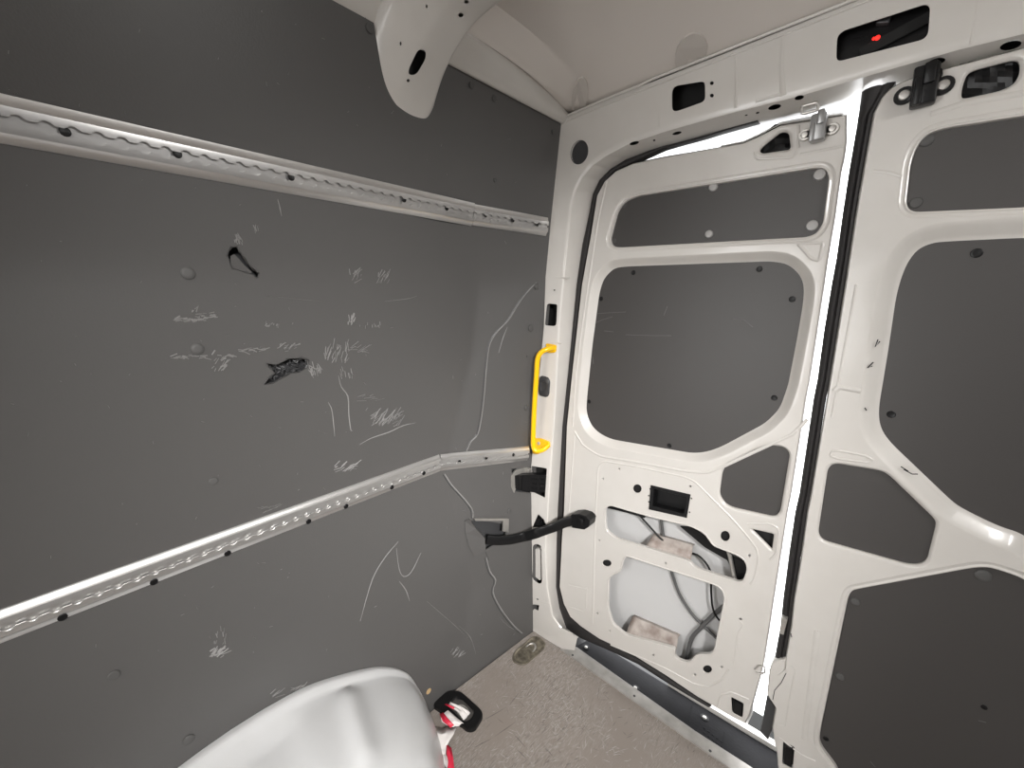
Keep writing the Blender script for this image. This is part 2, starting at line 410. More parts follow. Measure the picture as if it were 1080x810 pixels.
cluster(366, 396, 6, 5, 10, 110, 7); cluster(376, 369, 10, 3, 14, 20, 9, .0016); cluster(404, 444, 17, 6, 46, 52, 11, .0018, .25); cluster(362, 494, 12, 4, 26, 30, 8, .0032); cluster(252, 254, 4, 5, 20, 110, 6, .003)
cluster(271, 244, 2, 4, 8, 90, 5); cluster(229, 690, 9, 4, 18, 35, 9, .004); cluster(232, 672, 6, 8, 12, 90, 5, .002); cluster(313, 727, 8, 3, 8, 30, 9, .0022); cluster(292, 733, 8, 3, 6, 35, 10, .002)
cluster(386, 420, 10, 3, 8, 20, 10, .0012); cluster(281, 537, 12, 4, 10, 15, 9, .0012); cluster(480, 690, 5, 4, 14, 50, 8, .002)
for P_, w_ in (([(357, 396), (360, 408), (367, 418), (368, 436), (370, 453), (372, 454)], .0030), ([(346, 424), (350, 432), (352, 448), (353, 460)], .0026),
               ([(379, 469), (392, 462), (410, 456), (425, 449), (438, 446)], .0032), ([(420, 571), (406, 588), (395, 606), (388, 626), (380, 655)], .0028),
               ([(418, 578), (421, 600), (426, 608), (434, 603), (444, 583)], .0026), ([(421, 613), (428, 622), (432, 634)], .003), ([(293, 210), (295, 218), (297, 228)], .0022),
               ([(450, 634), (464, 646), (480, 660), (494, 673)], .0016), ([(380, 8), (386, 20)], .001), ([(484, 660), (496, 672), (502, 690)], .0018), ([(280, 312), (320, 316), (340, 318)], .0009),
               ([(405, 318), (430, 315), (440, 312)], .0012), ([(535, 345), (530, 358), (526, 372)], .003), ([(510, 620), (530, 655), (550, 668)], .0012)):
    sc(P_, w_)
for _ in range(120):
    x, y = random.uniform(5, 560), random.uniform(10, 690); a = random.uniform(0, 3); l = random.uniform(1, 4)
    if 100 < y - .19 * x < 150: continue
    sc([(x, y), (x + l * math.cos(a), y + l * math.sin(a))], .0009)
tag(link('scuff_marks', bm, SCUFF, wl), kind='stuff')
# rivet caps holding the lining
for p, r in (((198, 288), .011), ((208, 368), .0105), ((225, 507), .008), ((566, 302), .011), ((560, 346), .012), ((555, 430), .010), ((537, 539), .009), ((556, 376), .004), ((390, 30), .009), ((497, 90), .008), ((521, 104), .008), ((583, 139), .007), ((522, 190), .006), ((120, 712), .009), ((199, 780), .01)):
    P = atw(p, .002); bm = bmesh.new(); disc(bm, P, (1, -.05, 0), r, .0035); link('rivet', bm, RIVET, wl, smooth=40)
bm = bmesh.new(); P = atw((452, 729), .002); disc(bm, P, (1, 0, 0), .009, .002, dome=False); o = link('plug', bm, WOOD, wl, smooth=40); tag(o, 'bare tan plug')

# ---- right wall, bulkhead end
bm = bmesh.new(); box(bm, (.93, -2.0, .85), (.02, 4.4, 2.1)); tag(link('wall_right', bm, LINER), kind='structure')
bm = bmesh.new(); box(bm, (-.97, -3.85, .85), (.02, .7, 2.1)); tag(link('wall_left_front', bm, LINER), kind='structure')
bm = bmesh.new(); box(bm, (0, -4.2, .9), (2.2, .02, 2.3)); tag(link('wall_front', bm, LINER), kind='structure')

bm = bmesh.new(); box(bm, (0, -2.05, 1.99), (2.3, 4.5, .02)); tag(link('ceiling_outer', bm, DARK), kind='structure')
bm = bmesh.new(); box(bm, (-1.06, -.95, 1.9), (.10, 2.2, .24)); box(bm, (1.06, -2.0, 1.0), (.10, 4.5, 2.1)); tag(link('wall_right_outer', bm, DARK), kind='structure')
# ---- roof: side rail, ridged skin, roof bow with its gusset
Zc, Xc = (lambda z: CAM[2] + U * z), (lambda x: U * x)
bm = bmesh.new(); rows = []
def skinz(x): return .545 - .03 * (abs(x + .05) / .6) ** 2.2
SKX = [(-.74, .528), (-.70, .513), (-.672, .497), (-.664, .502), (-.655, .508), (-.615, .518), (-.607, .522), (-.598, .5215), (-.5, .530), (-.3, .540), (-.1, .545), (.1, .545), (.3, .54), (.5, .53), (.66, .505), (.72, .48), (.84, .44)]
def skin(x, yy):
    z = np.interp(x, [a for a, b in SKX], [b for a, b in SKX]); zt = .465 + (.0275 * min(1, (x + .70) / .6) if x > -.70 else 0)
    w = min(1, max(0, (yy - .72) / .28)) ** 1.8
    if x < -.665: w *= .9
    return z * (1 - w) + (zt + .003) * w
for yy in [-2.9, -1.5, -.5, 0, .3, .5, .6, .7, .75, .8, .85, .9, .94, .97, 1.0, 1.06]:
    rows.append([(Xc(x), yy * U - U, Zc(skin(x, yy) + (.01 if yy > 1.01 else 0))) for x, z in SKX])
loft(bm, rows); tag(link('ceiling', bm, ROOF, smooth=25), kind='structure')
# dull oval pads on the roof skin
for p, a, b, an in (((730, 42), 19, 13, -.6), ((612, 84), 8, 14, .3)):
    bm = bmesh.new(); lp = [atz(q, Zc(.515)) for q in circ(p, a, 20, b, an)]
    c = sum(lp) / len(lp); z0 = min(.0, 0)
    L3 = [(q[0], q[1], Zc(skin(q[0] / U, (q[1] + U) / U)) - .004) for q in lp]
    prism(bm, L3, np.array([0, 0, .007])); o = link('adhesive_pad', bm, mat('dull_pad', (.62, .58, .54), .5), bpy.data.objects['ceiling'])
# side rail above the lining
bm = bmesh.new(); rows = []
for yy in [-2.9, -1, 0, .3, .45, .6, .62, .66, .70, .80, .86, .9, .96, 1.0, 1.01]:
    e = np.interp(yy, [.5, 1], [-.733, -.700]); ez = np.interp(yy, [.5, 1], [.465, .449]); i = np.interp(yy, [.5, 1.04], [-.664, -.690]); iz = np.interp(yy, [.5, 1.04], [.496, .482])
    st = .004 if .7 < yy < .9 else 0
    rows.append([(Xc(e - .012), yy * U - U, Zc(ez + .004)), (Xc(e), yy * U - U, Zc(ez - .004)), (Xc(e + .006), yy * U - U, Zc(ez - .003)), (Xc(e + .02 + st), yy * U - U, Zc(ez + .010)),
                 (Xc((e + i) / 2 + .008 + st), yy * U - U, Zc((ez + iz) / 2 + .004 + st)), (Xc(i), yy * U - U, Zc(iz - .002)), (Xc(i - .002), yy * U - U, Zc(iz + .02))])
loft(bm, rows); tag(link('trim_1', bm, WHITE, smooth=60), kind='structure')
bm = bmesh.new()   # seam of the lapped sheet, with its jogs
seam = [(475, 42), (480, 41), (492, 49), (509, 59), (514, 66), (513, 75), (553, 99), (568, 100), (580, 107), (592, 120), (600, 121)]
for a, b in zip(seam[:-1], seam[1:]):
    A, B = atz(a, Zc(.4745)), atz(b, Zc(.4745))
    A[0] += 0; tube(bm, [A, B], .0012, 5)
# roof bow
def smooth_sub(o, lv=2):
    md = o.modifiers.new('sub', 'SUBSURF'); md.levels = lv; md.render_levels = lv
bm.free(); bm = bmesh.new(); rows = []
def arc(x): return .004 * (1 - abs(x) / .7)
for x in (1.0 * .80, .6, .3, 0, -.2, -.4, -.53):
    k = arc(x)
    rows.append([(x, .455, .56), (x, .463, .520), (x, .497, .500 + k), (x, .535, .487 + k), (x, .570, .487 + k), (x, .603, .487 + k), (x, .610, .520), (x, .622, .56)])
rows += [
    [(-.60, .458, .54), (-.612, .462, .510), (-.600, .500, .493), (-.596, .537, .484), (-.602, .570, .484), (-.610, .603, .484), (-.632, .612, .503), (-.64, .625, .54)],
    [(-.665, .462, .52), (-.672, .464, .490), (-.650, .500, .474), (-.642, .532, .466), (-.645, .567, .465), (-.650, .601, .465), (-.69, .612, .480), (-.70, .625, .50)],
    [(-.745, .464, .475), (-.738, .466, .452), (-.702, .497, .440), (-.690, .525, .428), (-.694, .562, .425), (-.698, .597, .425), (-.742, .610, .440), (-.75, .618, .45)],
    [(-.775, .467, .42), (-.762, .470, .405), (-.737, .495, .396), (-.727, .520, .388), (-.731, .560, .382), (-.735, .600, .382), (-.763, .624, .393), (-.775, .628, .398)],
    [(-.79, .482, .375), (-.778, .485, .368), (-.762, .502, .364), (-.757, .520, .358), (-.758, .556, .350), (-.760, .594, .350), (-.777, .616, .356), (-.79, .620, .36)],
    [(-.80, .510, .345), (-.790, .514, .343), (-.784, .522, .343), (-.782, .537, .335), (-.782, .556, .333), (-.783, .580, .333), (-.790, .600, .335), (-.80, .604, .338)],
    [(-.81, .53, .335), (-.805, .532, .335), (-.803, .538, .327), (-.803, .545, .325), (-.803, .555, .325), (-.804, .570, .326), (-.806, .578, .328), (-.81, .58, .33)]]
def crisp(r):
    r = [np.array(p) for p in r]; out = []
    for i_, p in enumerate(r):
        if i_ in (3, 5): out += [p * .88 + r[i_ - 1] * .12, p * .88 + r[i_ + 1] * .12]
        else: out.append(p)
    return out
rows = [crisp(r) for r in rows]
rows = [[(Xc(x), y * U - U, Zc(z)) for x, y, z in r] for r in rows]
loft(bm, rows); bow = link('trim_2', bm, WHITE, smooth=180); tag(bow, kind='structure')
smooth_sub(bow, 3)
dg = bpy.context.evaluated_depsgraph_get(); bow.data = bpy.data.meshes.new_from_object(bow.evaluated_get(dg)); bow.modifiers.clear()
md = bow.modifiers.new('s', 'SOLIDIFY'); md.thickness = .0025; md.offset = 0
def raycut(loop, d0, d1):
    """an opening whose loop is seen at these pixels, cut along the local surface direction"""
    return None
def bowcut(loop, zc_, dirv):
    c = [atz(p, zc_) for p in loop]; d = np.array(dirv, float)
    return ([tuple(q - d * .04) for q in c], tuple(d * .08))
def bowcutx(loop, x, dirv):
    c = [atx(p, x) for p in loop]; d = np.array(dirv, float); return ([tuple(q - d * .03) for q in c], tuple(d * .07))
slot = rnd([(431, 73), (441, 52), (449, 53), (449, 62), (439, 79), (431, 79)], 5)
def sight(loop, x=None, z=None):
    c = sum(np.array(p) for p in loop) / len(loop); d = ray(*c); d = d / np.linalg.norm(d)
    L = [atx(p, x) if x is not None else atz(p, z) for p in loop]; q = sum(L) / len(L); nrm = d
    L = [CAM + ray(*p) * (np.dot(q - CAM, d) / np.dot(ray(*p), d)) for p in loop]
    return ([tuple(p - d * .035) for p in L], tuple(d * .07))
carve(bow, [sight(slot, x=Xc(-.705)), sight(circ((430.5, 85), 1.7, 8), x=Xc(-.73)), sight(circ((461, 35), 2.2, 10), z=Zc(.478)), sight(circ((486, 16), 2.8, 10, 2.2), z=Zc(.487)),
            sight(circ((492, 2), 2.4, 10, 1.7), z=Zc(.487)), sight(circ((422.5, 46), 1, 6, 2.4), x=Xc(-.70)), sight(circ((450, 7), 1, 6, 2.6), x=Xc(-.62))])
for p in bow.data.polygons: p.use_smooth = True
bow.data.set_sharp_from_angle(angle=math.radians(50))
bm = bmesh.new(); P0, P1 = atx((427, 92), Xc(-.742)), atx((428.5, 101), Xc(-.755)); tube(bm, [P0, P1], .004, 10); link('stud', bm, WHITE, bow, smooth=60)

# ---- rear body frame: crossbar over the doors and the left post
YB = .058     # depth of the rebate where the doors close
crease = [(604, 668), (592, 662), (583, 650), (577, 620), (575, 580), (578, 533), (585, 433), (590, 340), (595, 285), (598, 253), (602, 218), (607, 200), (614, 186), (624, 174), (638, 164), (660, 152), (700, 138), (760, 121), (847, 99), (911, 80), (1007, 52), (1080, 34), (1200, 1)]
front = [(556, 674), (556, 664), (556.5, 650), (557, 620), (558, 580), (560, 500), (567, 420), (574, 345), (576, 285), (578, 253), (581, 222), (583, 205), (586, 186), (590, 145), (592, 128), (600, 122), (660, 98), (740, 66.5), (830, 31), (900, 3), (1000, -36), (1080, -68), (1200, -116)]
seal = [(609, 673), (597, 663), (590, 642), (586.5, 619), (587, 570), (588, 540), (593, 450), (601.7, 367), (608, 300), (614, 258), (621.5, 224), (625, 205), (632, 190), (644, 178), (660, 168), (685, 158.5), (710, 151.5), (765, 137), (847, 115), (911, 96), (1023, 67), (1080, 51), (1200, 17)]
NR = 110
def path3(pts, Y): return [aty(p, Y) for p in pts]
def dens(pts, n=6):
    out = []
    for a, b in zip(pts[:-1], pts[1:]):
        for k in range(n): out.append((a[0] + (b[0] - a[0]) * k / n, a[1] + (b[1] - a[1]) * k / n))
    return out + [pts[-1]]
F, Cc, Sl = path3(dens(front), -.002), path3(dens(crease), .0), path3(dens(seal), YB)
rows = []
n = len(F)
def mix(A, B, t): return [a * (1 - t) + b * t for a, b in zip(A, B)]
back = [q + np.array([0, .05, 0]) for q in F]
back = [q + np.array([0, (.06 if i > 14 * 6 else .010), (.03 if i > 14 * 6 else 0)]) for i, q in enumerate(F)]
back = [q + np.array([-.01 if i <= 14 * 6 else 0, 0, 0]) for i, q in enumerate(back)]
rnd1 = [q + np.array([0, .004, 0]) for q in F]
r2 = [np.array([c[0], .0 + .003, c[2]]) * .85 + .15 * np.array(s) for c, s in zip(Cc, Sl)]
rows = [back, mix(back, F, .9), F, mix(F, Cc, .12), mix(F, Cc, .9), [q + np.array([0, .001, 0]) for q in mix(F, Cc, .97)], mix(Cc, Sl, .06), mix(Cc, Sl, .15), mix(Cc, Sl, .6), Sl, [q + np.array([0, .012, 0]) for q in Sl]]
bm = bmesh.new(); loft(bm, rows); wr = link('wall_rear', bm, WHITE, smooth=28); tag(wr, kind='structure')
md = wr.modifiers.new('s', 'SOLIDIFY'); md.thickness = .002; md.offset = 0
sq = lambda *p, r=4: rnd(list(p), r)
cuts = [cuty(sq((709, 96), (712, 91), (742, 86), (744, 89), (744, 107), (713, 118), (709, 116), r=5), -.05, .045),
        cuty(sq((883, 39), (889, 33), (976, 5), (981, 8), (979, 36), (974, 42), (885, 65), (882, 62), r=5), -.05, .05),
        cuty(circ((751, 88), 2.1, 10), -.05, .04), cuty(circ((751, 101), 2.1, 10), -.05, .04),
        cuty(circ((612, 161), 8.5, 22, 12.5, .25), -.05, .04),
        cuty(sq((577, 322), (579, 320), (588, 321), (587, 342), (585, 344), (575, 343), r=2), -.05, .04),
        cuty(sq((561, 491), (577, 494), (575, 525), (563, 519), r=1), -.05, .04),
        cuty(sq((564, 551), (568, 542), (574, 548), (577, 556), (562, 556), r=1), -.05, .04),
        cuty(sq((562, 576), (565, 573), (571, 575), (572, 614), (569, 616), (562, 611), r=3), -.05, .04),
        cuty(sq((559, 641), (563, 637), (569, 638), (568, 644), (564, 642), (561, 645), r=.6), -.05, .04),
        cuty(circ((607, 237), .8, 6), -.05, .03), cuty(circ((585, 306), 1, 6), -.05, .03), cuty(circ((567, 632), 1.2, 6), -.05, .03)]
for c_, a_, b_ in (((817, 113), 7, 2.6), ((843, 103), 5, 2.3), ((714, 140.5), 5, 1.6), ((690, 148), 1.3, 1), ((799, 119), 2, .9), ((787, 121.5), 1.6, .7), ((988, 65), 9.5, 3.4), ((984, 74.5), 9, 3), ((1066, 48), 12, 4.5), ((669, 151), 5, 1.8)):
    lp = circ(c_, a_, 14, b_, -.25); q3 = [aty(p, .022) for p in lp]; dv = ray(*c_); dv = dv / np.linalg.norm(dv)
    cuts.append(([tuple(q - dv * .05) for q in q3], tuple(dv * .10)))
carve(wr, cuts)
for p in wr.data.polygons: p.use_smooth = True
wr.data.set_sharp_from_angle(angle=math.radians(28))
# embossed ribs on the crossbar and on the post
bm = bmesh.new()
def bead(bm, pts, w=.004, h=.0022, Y=-.001):
    P = [aty(p, Y) for p in pts]
    sweep(bm, resample(P, max(3, len(P) * 3)), [(-w, 0), (-w * .4, h), (w * .4, h), (w, 0)], (0, -1, 0))
bead(bm, [(776, 59), (777, 85), (776, 114)], .0035, .002); bead(bm, [(826, 37), (824, 70), (826, 101)], .006, .002)
bead(bm, [(781, 54), (830, 36), (846, 31)], .003, .002); bead(bm, [(797, 107), (824, 99)], .003, .003); bead(bm, [(1031, 0), (1024, 46)], .002, .001)
bead(bm, [(696, 85), (695, 134)], .0016, .001)
bead(bm, [(576, 293), (601, 293)], .0016, .001); bead(bm, [(574, 361), (592, 362)], .002, .0015); bead(bm, [(558, 630), (579, 637)], .0016, .0015)
link('pressed_rib', bm, WHITE, wr, smooth=60)
bm = bmesh.new()  # folded seam between roof and crossbar
P = [aty(p, -.006) for p in [(594, 124), (640, 104), (680, 88), (684, 85), (740, 63), (830, 27.5), (905, -2), (1080, -72)]]; tube(bm, resample(P, 30), .0035, 8)
P = [aty(p, -.003) for p in [(590, 131), (612, 121.5), (660, 102), (740, 70.5), (830, 35), (915, 1), (1080, -64)]]; tube(bm, resample(P, 30), .0022, 8)
link('roof_seam', bm, WHITE, wr, smooth=60)
# dark box section behind the openings
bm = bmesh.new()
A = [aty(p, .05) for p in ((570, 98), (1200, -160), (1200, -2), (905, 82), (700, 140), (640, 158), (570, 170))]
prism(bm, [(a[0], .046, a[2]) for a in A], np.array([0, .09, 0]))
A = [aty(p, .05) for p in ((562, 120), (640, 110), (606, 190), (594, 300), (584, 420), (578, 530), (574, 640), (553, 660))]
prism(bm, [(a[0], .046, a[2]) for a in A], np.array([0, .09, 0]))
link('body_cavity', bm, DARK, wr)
# the frame goes on to the right, beyond the second door
bm = bmesh.new(); xe = aty((1198, 0), 0)[0]; zt_, zb_ = aty((1198, -115), 0)[2], aty((1198, 2), 0)[2]
box(bm, ((xe + .93) / 2, .060, (zt_ + zb_) / 2), (.93 - xe, .122, zt_ - zb_), None, .006); box(bm, (.78, .065, .92), (.28, .13, 1.90), None, .010); box(bm, ((xe + .93) / 2, .10, 1.90), (.94 - xe, .09, .16))
link('right_post', bm, WHITE, wr, smooth=40)
# outer skins outside the rebate, so that daylight enters only at the door gaps
bm = bmesh.new()
L = [aty(p, YB + .012) for p in dens(seal)]
outr = [np.array([-1.05 if i <= 14 * 6 else q[0] - (.2 if i < 16 * 6 else 0), .15, q[2] if i <= 13 * 6 else 2.0]) for i, q in enumerate(L)]
loft(bm, [L, [q + np.array([0, .09, 0]) for q in L], outr]); link('outer_panel', bm, SKIN, wr)
for cc, a_, b_, an in (((612, 161), 8.8, 12.8, .25),):
    bm = bmesh.new(); c0 = aty(cc, -.002); lp = [aty(p, .003) for p in circ(cc, a_, 24, b_, an)]
    cN = sum(lp) / len(lp)
    loft(bm, [[cN + (p - cN) * f + np.array([0, d, 0]) for p in lp] for f, d in ((1.05, -.003), (1.0, -.006), (.9, -.004), (.8, .004), (.4, .008), (.02, .009))], closed=True, cap=True)
    o = link('rubber_grommet', bm, GREYP, None, smooth=50); tag(o, 'dark oval rubber grommet at the upper corner of the white rear frame', 'grommet')
bm = bmesh.new(); lp = [aty(p, -.004) for p in rnd([(569, 399), (571, 396), (578, 398), (580, 402), (579, 416), (577, 419), (569, 417), (568, 410)], 2)]
cN = sum(lp) / len(lp); loft(bm, [[cN + (p - cN) * f + np.array([0, d, 0]) for p in lp] for f, d in ((1, .006), (1.0, -.002), (.9, -.005), (.5, -.005), (.45, -.002), (.02, -.001))], closed=True, cap=True)
o = link('cover_cap', bm, GREYP, None, smooth=50); tag(o, 'dark grey rectangular cap on the white post behind the yellow handle', 'cap')

# ---- aluminium edging of the floor (trim) and sill
bm = bmesh.new()
q = [atz(p, .004) for p in ((591, 684.5), (718, 774), (783, 819.5), (980, 957), (1000, 950), (792, 809), (733, 771), (608, 682.5))]
prism(bm, [(a[0], a[1], .0) for a in q], np.array([0, 0, .005])); tr = link('trim_3', bm, TRIMA, smooth=30); tag(tr, kind='structure')
for p in ((604, 691), (669, 734), (749, 792)):
    bm = bmesh.new(); disc(bm, atz(p, .005), (0, 0, 1), .004, .0015, 10); link('screw', bm, GREYP, tr, smooth=40)
print('stage 1 ok')
#STAGE2
# ================================================================== DOORS
Y1 = .036
RND = lambda pts, r=8: rnd(pts, r)
D1 = [(893, 120), (850, 127), (823, 131.5), (800, 143), (785, 149.5), (760, 154.5), (700, 165), (667, 172), (649, 180), (637, 191), (629, 206), (622, 250), (613, 300), (603, 390), (597, 450), (594, 540),
      (592, 565), (589.5, 619), (594, 637), (601, 651), (612, 661), (632, 674.5), (666, 690.5), (702, 713), (736, 736), (772, 757), (786, 764)] + [(893, 150), (890.7, 166), (887.5, 180), (880.7, 229), (873, 275), (869.4, 300), (854, 400), (850, 420), (834.6, 520), (830.6, 540), (815, 640), (812, 660), (806, 697), (802.6, 713), (791, 754), (786, 764)][::-1][1:]
P1a = [(651, 222), (659, 212), (672, 206.7), (861, 177), (870, 177.6), (874, 186), (867.6, 235), (861, 245.6), (851, 249.5), (653.7, 260.6), (646, 260), (642.8, 253)]
P2a = [(646, 282), (659, 280.6), (812, 275), (830, 278), (843, 290), (847, 302.6), (845.6, 321), (840.4, 352), (830, 407), (821, 432.6), (805.6, 448), (759, 473), (743, 478.7), (728, 480), (642, 465), (629, 458.5), (620, 449.5), (615, 435), (616, 420), (621.5, 365), (629, 308), (633, 295), (639.5, 287)]
P3a = [(810.7, 470), (826, 471.5), (833, 478), (822.4, 541.5), (816, 546), (772, 536), (764, 532), (758, 522), (761.5, 497), (766.7, 489.6), (798, 473.6)]
H1a = [(638, 537), (643, 533), (663, 539), (690.6, 546.7), (729, 555.6), (743, 563), (751.7, 576), (776.7, 585.6), (785, 591), (788, 599.4), (784, 612), (779, 614), (732, 598), (728, 592), (681, 577), (649, 567.5), (639, 559)]
H2a = [(657, 592), (660, 587), (664, 588), (754.4, 617.5), (761, 622), (764, 630), (753, 685.6), (749, 690), (733.6, 689.7), (728, 698), (720, 698), (711, 692.5), (713, 684), (660, 669.5), (646, 658), (641, 641), (642, 610), (647.5, 606), (654.4, 603.6), (656, 598)]
TRI = [(792, 558.5), (816, 564), (814, 580.6)]
WIN = [(688, 513), (727, 522.5), (723, 544.4), (686, 535.6)]
LOCK = [(800, 158), (806, 152), (823, 138.5), (831.7, 139), (834, 157), (803, 161.7)]
BMP1 = [(771, 735), (784.5, 742), (783, 757.5), (772, 751.5)]
pf_slim = [(.013, 0), (.010, .0025), (.006, .0030), (.003, .0012), (.001, .002), (0, .010)]
pf_deep = [(.023, 0), (.021, .0008), (.016, .0045), (.007, .014), (.0035, .0165), (0, .019)]
pf_hole = [(.005, 0), (.0035, -.0015), (.0015, -.0015), (0, 0), (0, .010)]
pf_soft = [(.006, 0), (.003, .0012), (0, .005), (0, .010)]
pf_tiny = [(.0005, 0), (0, .0006), (0, .004)]
def hole(loop, prof, Y, r=8): return {'pts': px2(rnd(loop, r), Y), 'prof': prof}
def dots(lst, Y): return [{'pts': px2(circ((x, y), a, 14, b), Y), 'prof': pf_tiny} for x, y, a, b in lst]
door1 = empty('door_1', (-.65, .05, .07)); tag(door1, kind='structure')
bm = bmesh.new()
hs = [hole(P1a, pf_slim, Y1, 5), hole(P2a, pf_deep, Y1, 8), hole(P3a, pf_soft, Y1, 5), hole(H1a, pf_hole, Y1, 5), hole(H2a, pf_hole, Y1, 5), hole(TRI, pf_soft, Y1, 2), hole(WIN, pf_tiny, Y1, .5),
      hole(LOCK, pf_soft, Y1, 4), hole(BMP1, pf_tiny, Y1, 2)]
hs += dots([(672, 515.5, 4.6, 4.6), (764.7, 565.6, 5, 5.6), (640, 594, 4.8, 3.6), (746, 706, 4.8, 4.2), (653, 494.5, .9, .9), (636, 505, .9, .9), (728, 513, 1.1, 1.1), (790.5, 586, 1.2, 1.5), (632, 570, 1, 1), (702, 594, 1.2, 1.2), (630, 647, 1, 1), (643, 665.5, 1, 1),
            (689, 691, 1.2, 1.2), (733, 711.5, 1.3, 1.1), (761, 703.5, 1.4, 1), (781, 653, 1.5, 1.3), (685.5, 516, 1, 1), (684, 523, 1, 1), (684, 529.5, 1, 1), (729, 526, 1, 1), (727, 540.5, 1, 1)], Y1)
plate2(bm, px2(D1, Y1), hs, Y1, [(.006, 0), (.003, .0008), (.0, .005), (-.002, .05)])
d1 = link('inner_frame', bm, WHITE, door1, smooth=35, wn=True)
# rim of the door turning outwards at the top and at the free edge
RimA = [(760, 154.5), (785, 149.5), (800, 143), (823, 131.5), (850, 127), (887, 121), (893, 125), (893, 150), (890.7, 166), (887.5, 180), (880.7, 229), (873, 275), (869.4, 300), (854, 400), (850, 420), (834.6, 520), (830.6, 540), (815, 640), (812, 660), (806, 697), (802.6, 713), (791, 754), (786, 764)]
RimB = [(760, 153), (785, 147.5), (800, 140.5), (823, 128.5), (850, 123), (890, 117), (896, 121), (895.2, 150), (892.9, 166), (889.7, 180), (882.9, 229), (875.2, 275), (871.6, 300), (856.2, 400), (852.2, 420), (836.8, 520), (832.8, 540), (817.2, 640), (814.2, 660), (808.2, 697), (804.8, 713), (793.2, 754), (788.2, 764)]
A, B = path3(RimA, Y1 + .004), path3(RimB, Y1 + .045)
bm = bmesh.new(); loft(bm, [A, [a * .85 + b * .15 + np.array([0, -.003, 0]) for a, b in zip(A, B)], mix(A, B, .5), B, [b + np.array([0, .012, 0]) for b in B]]); link('door_rim', bm, WHITE, door1, smooth=50)
def liner(loop, Y, bolts, parent, r=8, Yh=None, grow=.012):
    L = px2(rnd(loop, r), Yh or Y); L = L if area2(L) > 0 else L[::-1]; L = offs(L, grow)
    bm = bmesh.new(); plate2(bm, L, [], Y, [(0, 0), (0, .004)]); o = link('liner_panel', bm, DLINER, parent)
    for x, y, rr, dome, mt in bolts:
        bm = bmesh.new(); c = aty((x, y), Y); disc(bm, c, (0, -1, 0), rr, .006 if dome else .0018, 16, dome)
        b = link('screw', bm, mt, o, smooth=40)
        if not dome:
            bm = bmesh.new(); disc(bm, c + np.array([0, -.0018, 0]), (0, -1, 0), rr * .45, .0006, 10, False); link('screw_core', bm, STEEL, b) if False else bm.free()
    return o
LB = mat('painted_bolt', (.40, .39, .38), .35)
liner(P1a, Y1 + .0102, [(752.5, 197.6, .0105, 1, LB), (864.5, 184.5, .0115, 1, LB), (856.7, 238, .0115, 1, LB), (748, 247, .0095, 1, LB), (658.4, 216.5, .007, 0, RIVET), (648, 254, .006, 0, RIVET)], door1, 5, Y1)
p2 = liner(P2a, Y1 + .0192, [(x, y, .0068, 0, BLACK) for x, y in ((668, 287.6), (801, 283.7), (835.7, 315.6), (634, 315), (621.5, 423.5), (706, 470), (816.7, 419.6))], door1, 8, Y1, .016)
liner(P3a, Y1 + .0102, [], door1, 5, Y1, .008)
def ybib(bm, pts, w, Y): 
    P = [aty(p, Y) for p in pts]; rows = []
    for i, p in enumerate(P):
        t = P[min(i + 1, len(P) - 1)] - P[max(i - 1, 0)]; s = np.array([-t[2], 0, t[0]]); s /= np.linalg.norm(s) + 1e-9
        rows.append([p - s * w / 2, p + np.array([0, -.0006, 0]), p + s * w / 2])
    loft(bm, rows)
bm = bmesh.new()
for pts in ([(627, 331), (640, 330), (660, 329)], [(627, 341), (636, 337), (646, 334)], [(637, 349), (647, 350)], [(773, 336), (785, 338), (794, 345)], [(660, 353), (690, 354), (708, 354)], [(625, 376), (626, 384)], [(692, 480), (700, 478), (704, 476)], [(700, 333), (704, 323)]):
    ybib(bm, pts, .0014, Y1 + .0190)
tag(link('scuff_marks', bm, SCUFFD, p2), kind='stuff')
# outer skin of the door, and what hangs inside it
YO = .115
Lo = [aty(p, .085) for p in RimB[:]]; Ld = [aty(p, YO - .02) for p in D1[5:25]]
loopo = [(q[0], q[2]) for q in Lo[::-1]] + [(q[0], q[2]) for q in Ld]
bm = bmesh.new(); plate2(bm, loopo, [], YO - .02, [(0, 0), (0, .02)]); link('outer_skin', bm, SKIN, door1)
def dbox(loop, Y, depth, name, mt, parent=door1, bev=.0, r=1):
    L = px2(rnd(loop, r) if r else loop, Y); bm = bmesh.new(); plate2(bm, L, [], Y, [(bev, 0), (0, bev), (0, depth)]); return link(name, bm, mt, parent, smooth=30)
dbox([(684, 509), (730, 519), (727, 549), (682, 540)], Y1 + .022, .02, 'lock_housing', BLACK)
bm = bmesh.new()
plate2(bm, px2([(686.5, 511.5), (728.5, 521.5), (724.5, 546), (684.5, 537)], Y1), [{'pts': px2([(690, 515.5), (724.5, 524), (721.5, 541.5), (689, 533)], Y1), 'prof': [(.001, 0), (0, .001), (0, .022)]}], Y1 - .003, [(.001, 0), (0, .001), (0, .0031)]); link('lock_frame', bm, BLACK, door1)
for lp in ([(788, 555), (819, 560), (818, 583), (788, 583)], [(798, 149), (822, 138), (838, 137), (838, 162), (798, 166)], [(768, 733), (787, 741), (785, 757), (770, 751)]):
    dbox(lp, Y1 + .02, .01, 'cavity_plate', DARK)
for c, r_ in (((672, 515.5), 6), ((640, 594), 6), ((746, 706), 6), ((764.7, 565.6), 7)):
    dbox(circ(c, r_, 12), Y1 + .014, .004, 'cavity_plate', DARK, r=0)
